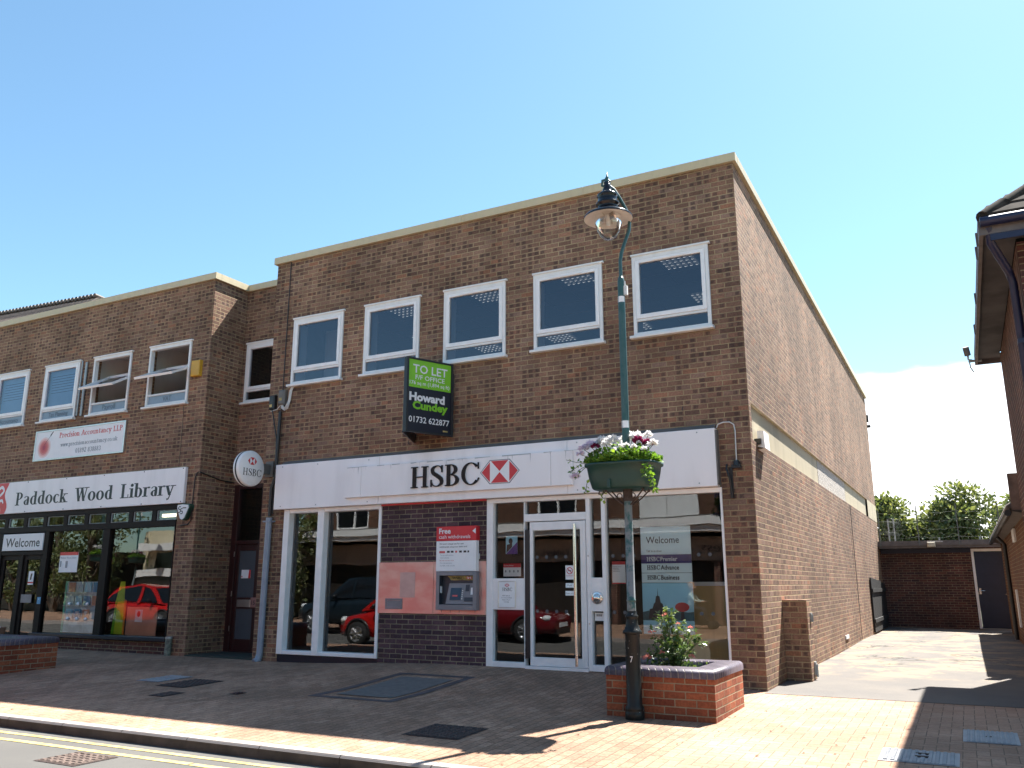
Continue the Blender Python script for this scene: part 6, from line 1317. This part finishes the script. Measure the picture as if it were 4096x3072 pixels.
for k, (x, y, h, lb) in enumerate(((-24.3, -16.5, 7.5, 'nearest the bank'), (-36.6, -17.0, 8.5, 'in the middle of the row'), (-39.6, -17.2, 9, 'second from the end of the row'), (-43.5, -17.5, 10, 'farthest along the row'))):
    tree('dark leafy street tree across the road, '+lb, x, y, h, 2.2, 1.9, -.9, 5200, 61+k, grp='street trees across the road', clusters=44)
def car(lab, x, y, head, paint, kind='hatch'):
    """length along local +x = front"""
    L = {'hatch': 3.95, 'saloon': 4.55, 'suv': 4.65}[kind]; Wd = {'hatch': 1.68, 'saloon': 1.75, 'suv': 1.86}[kind]; up_ = .12 if kind == 'suv' else 0
    t = thing('parked_car', lab, 'car', (x, y, ROADZ), 'cars in the street'); t.rotation_euler = (0, 0, head)
    h = L/2
    belt = {'hatch': [(-h, .34, .62, .62), (-h+.06, .26, .82, .80), (-h+.5, .22, .96, .92), (-.4, .20, .95, .97), (.5, .20, .93, .97), (h-.95, .21, .86, .95), (h-.35, .22, .74, .88), (h-.06, .26, .62, .72), (h, .34, .54, .52)],
            'saloon': [(-h, .36, .72, .66), (-h+.06, .28, .90, .80), (-h+.9, .22, .95, .95), (-.4, .20, .92, .98), (.5, .20, .90, .98), (h-1.1, .21, .86, .96), (h-.35, .22, .78, .90), (h-.06, .26, .68, .78), (h, .34, .58, .60)],
            'suv': [(-h, .44, .90, .72), (-h+.06, .36, 1.05, .86), (-h+.6, .32, 1.10, .97), (-.4, .30, 1.08, .99), (.5, .30, 1.06, .99), (h-1.0, .31, 1.02, .98), (h-.35, .33, .94, .94), (h-.05, .36, .82, .84), (h, .46, .70, .66)]}[kind]
    b = MB(); n = 12; vs = []
    for X, zb, zt, wf in belt:
        w2 = Wd/2*wf
        for yy, zz in ((-.80, 0), (-.97, .18), (-1, .45), (-.985, .72), (-.93, .93), (-.72, 1), (.72, 1), (.93, .93), (.985, .72), (1, .45), (.97, .18), (.80, 0)): vs.append((X, yy*w2, zb+(zt-zb)*zz))
    b.add(vs, [(j*n+i, (j+1)*n+i, (j+1)*n+(i+1) % n, j*n+(i+1) % n) for j in range(len(belt)-1) for i in range(n)], True); b.add(vs[:n], [tuple(range(n))]); b.add(vs[-n:], [tuple(range(n-1, -1, -1))])
    b.build('body', M[paint], t, True)
    cab = {'hatch': ((-h+.18, .93), (-h+.62, 1.45), (-.2, 1.52), (.35, 1.46), (1.12, .90)), 'saloon': ((-h+.85, .94), (-h+1.45, 1.36), (-.2, 1.44), (.35, 1.40), (1.15, .90)), 'suv': ((-h+.15, 1.08), (-h+.42, 1.68), (-.2, 1.76), (.40, 1.70), (1.10, 1.04))}[kind]
    b = MB(); g = MB(); k = Wd/2; z0 = cab[0][1]-.05
    for s_ in (-1, 1):
        wl_ = [(cab[0][0]+.12, s_*k*.93, z0+.06), (cab[4][0]-.22, s_*k*.93, z0+.04), (cab[3][0]-.02, s_*k*.74, cab[3][1]-.07), (cab[2][0], s_*k*.73, cab[2][1]-.07), (cab[1][0]+.12, s_*k*.73, cab[1][1]-.07)]
        g.add([(p[0], p[1]*1.012, p[2]) for p in wl_], [tuple(range(5))])
        b.add([(cab[0][0], s_*k*.92, z0), (cab[4][0], s_*k*.92, z0), (cab[3][0], s_*k*.72, cab[3][1]), (cab[2][0], s_*k*.71, cab[2][1]), (cab[1][0], s_*k*.71, cab[1][1])], [tuple(range(5))])
        b.obox((-.05, s_*k*.75, cab[2][1]-.05), (.10, 0, 0), (0, s_*k*.2, z0-cab[2][1]+.05), (0, s_*.012, .0))
    R = [(c[0], k*(.92 if i in (0, 4) else .72), c[1]-(.05 if i in (0, 4) else 0)) for i, c in enumerate(cab)]
    for i in range(4): p, q = R[i], R[i+1]; b.add([(p[0], -p[1], p[2]), (p[0], p[1], p[2]), (q[0], q[1], q[2]), (q[0], -q[1], q[2])], [(0, 1, 2, 3)], i in (1, 2))
    b.build('cabin', M[paint], t, True)
    for i in (0, 3):
        p, q = Vector((R[i][0], 0, R[i][2])), Vector((R[i+1][0], 0, R[i+1][2])); up2 = Vector((-(q.z-p.z), 0, q.x-p.x)).normalized()*.012; a, c = p.lerp(q, .1), p.lerp(q, .92); wa, wc = R[i][1]*.93, R[i+1][1]*.93
        if i == 3: wa, wc = R[3][1]*.95, R[4][1]*.9
        g.add([a+up2+Vector((0, -wa, 0)), a+up2+Vector((0, wa, 0)), c+up2+Vector((0, wc, 0)), c+up2+Vector((0, -wc, 0))], [(0, 1, 2, 3)])
    g.build('window', M['carglass'], t, True)
    rw = .31 if kind != 'suv' else .36
    for X in (-h+.72, h-.78):
        for s_ in (-1, 1):
            b = MB(); b.lathe((X, s_*(k-.20), rw), [(.0, 0), (rw*.66, .0), (rw*.95, .0), (rw, .03), (rw, .17), (rw*.95, .205), (rw*.66, .205)], 26, (0, s_, 0)); ty = b.build('wheel', M['tyre'], t, True)
            b = MB(); b.lathe((X, s_*(k-.20), rw), [(rw*.66, .206), (rw*.62, .17), (.05, .17), (.05, .2), (0, .2)], 26, (0, s_, 0))
            for q in range(7):
                a = q*2*PI/7; b.tube([(X+.04*math.cos(a), s_*(k+.002), rw+.04*math.sin(a)), (X+rw*.62*math.cos(a), s_*(k+.004), rw+rw*.62*math.sin(a))], [.03, .022], 5)
            b.build('rim', M['alloy'], ty, True)
            b = MB(); b.tube([(X+(rw+.05)*math.cos(a), s_*(k*.965), rw+(rw+.05)*math.sin(a)) for a in lin(-.2, PI+.2, 14)], .035, 6); b.build('wheel_arch', M['black'], t, True)
    for s_ in (-1, 1):
        b = MB(); b.sphere((h-.20, s_*k*.70, .64+up_*1.6), .17, 12, 8, (.75, .9, .55)); b.build('headlight', M['headlight'], t, True)
        b = MB(); b.sphere((-h+.10, s_*k*.72, .84+up_*1.6), .13, 10, 6, (.5, .7, 1)); b.build('tail_light', M['red'], t, True)
        b = MB(); b.sphere((.62, s_*(k+.08), cab[0][1]+.05), .10, 10, 6, (.6, 1, .7)); b.build('door_mirror', M['black'], t, True)
    b = MB(); b.box(h-.03, h+.012, -.26, .26, .40+up_, .51+up_); b.build('number_plate', M['paper'], t, True)
    b = MB(); b.box(h-.06, h+.004, -.45, .45, .24+up_, .37+up_); b.build('grille', M['black'], t, True)
    return t
car('red hatchback parked at the near kerb, its nose mirrored in the left bank window', -10.1, -6.8, PI, 'carred')
car('red hatchback facing right, mirrored low in the library window', -23.2, -10.0, 0, 'carred')
car('dark blue off-roader across the road behind the red car nose, mirrored in the bank window', -14.9, -11.2, PI, 'cardark', 'suv')
car('dark red saloon mirrored in the glass bank door', -9.65, -10.0, 0, 'cardkred', 'saloon')

# person on a mobility scooter, far pavement
px, py, pz0 = -5.3, -15.9, -.09
t = thing('mobility_scooter', 'dark mobility scooter on the far pavement, mirrored at the right of the bank window', 'scooter', (px, py, pz0))
b = MB(); b.box(px-.55, px+.5, py-.2, py+.2, pz0+.14, pz0+.22); b.box(px-.5, px-.15, py-.22, py+.22, pz0+.22, pz0+.46); b.build('chassis', M['cardark'], t)
b = MB(); b.box(px-.48, px-.02, py-.23, py+.23, pz0+.50, pz0+.58); b.box(px-.54, px-.46, py-.23, py+.23, pz0+.58, pz0+1.0); b.build('seat', M['black'], t)
b = MB(); b.tube([(px+.42, py, pz0+.2), (px+.34, py, pz0+.6), (px+.26, py, pz0+.88)], .03, 8); b.tube([(px+.25, py-.25, pz0+.88), (px+.27, py, pz0+.88), (px+.25, py+.25, pz0+.88)], .018, 8); b.box(px+.30, px+.5, py-.15, py+.15, pz0+.62, pz0+.85); b.build('tiller', M['black'], t)
for X in (-.42, .42):
    for s_ in (-1, 1):
        b = MB(); b.lathe((px+X, py+s_*.2, pz0+.13), [(0, 0), (.08, 0), (.13, .01), (.13, .07), (.08, .08), (0, .08)], 16, (0, s_, 0)); b.build('wheel', M['tyre'], t)
def skin(name, joints, edges, mat, parent=None, sub=1):
    me = bpy.data.meshes.new(name); me.from_pydata([j[:3] for j in joints], edges, []); o = bpy.data.objects.new(name, me); col.objects.link(o); me.materials.append(mat)
    o.modifiers.new('skin', 'SKIN'); sl = me.skin_vertices[0] if me.skin_vertices else None
    if sl is None: bpy.context.view_layer.objects.active = o; o.select_set(True); bpy.ops.mesh.customdata_skin_add() if hasattr(bpy.ops.mesh, 'customdata_skin_add') else None; sl = me.skin_vertices[0]
    for i, j in enumerate(joints): sl.data[i].radius = (j[3], j[4] if len(j) > 4 else j[3])
    sl.data[0].use_root = True; o.modifiers.new('sub', 'SUBSURF').levels = sub; o.modifiers['sub'].render_levels = sub
    if parent: o.parent = parent; o.location = -Vector(parent.location)
    return o
man = thing('person', 'seated person in pale green jacket riding the scooter, mirrored in the bank window', 'person', (px-.2, py, pz0+.56))
J = [(px-.28, py, pz0+.66, .15, .13), (px-.27, py, pz0+.85, .15, .12), (px-.25, py, pz0+1.05, .17, .12), (px-.24, py, pz0+1.19, .07, .06),
     (px-.25, py-.19, pz0+1.12, .06), (px-.12, py-.25, pz0+.92, .045), (px+.10, py-.22, pz0+.88, .035), (px-.25, py+.19, pz0+1.12, .06), (px-.12, py+.25, pz0+.92, .045), (px+.10, py+.22, pz0+.88, .035)]
E_ = [(0, 1), (1, 2), (2, 3), (2, 4), (4, 5), (5, 6), (2, 7), (7, 8), (8, 9)]
LEG = [(px-.28, py-.10, pz0+.64, .10), (px+.14, py-.12, pz0+.62, .075), (px+.18, py-.12, pz0+.28, .05), (px+.30, py-.12, pz0+.24, .045), (px-.28, py+.10, pz0+.64, .10), (px+.14, py+.12, pz0+.62, .075), (px+.18, py+.12, pz0+.28, .05), (px+.30, py+.12, pz0+.24, .045)]
skin('jacket', J, E_, M['jacket'], man); skin('trousers', LEG, [(0, 1), (1, 2), (2, 3), (0, 4), (4, 5), (5, 6), (6, 7)], M['trouser'], man)
b = MB(); b.sphere((px-.21, py, pz0+1.33), .105, 14, 10, (1, .82, 1.2)); b.sphere((px-.10, py, pz0+1.32), .022, 6, 5); b.cyl((px-.23, py, pz0+1.17), (px-.22, py, pz0+1.25), .05)
for s_ in (-1, 1):
    b.sphere((px+.14, py+s_*.21, pz0+.885), .04, 8, 6, (1.2, .7, .8))
    for k in range(4): b.tube([(px+.16, py+s_*(.19+.014*k), pz0+.90), (px+.195, py+s_*(.19+.014*k), pz0+.89), (px+.19, py+s_*(.19+.014*k), pz0+.865)], .008, 5)
b.build('body', M['skin'], man)
b = MB(); b.sphere((px-.235, py, pz0+1.365), .115, 14, 10, (1, .9, 1.05)); b.build('hair', M['hair'], man)
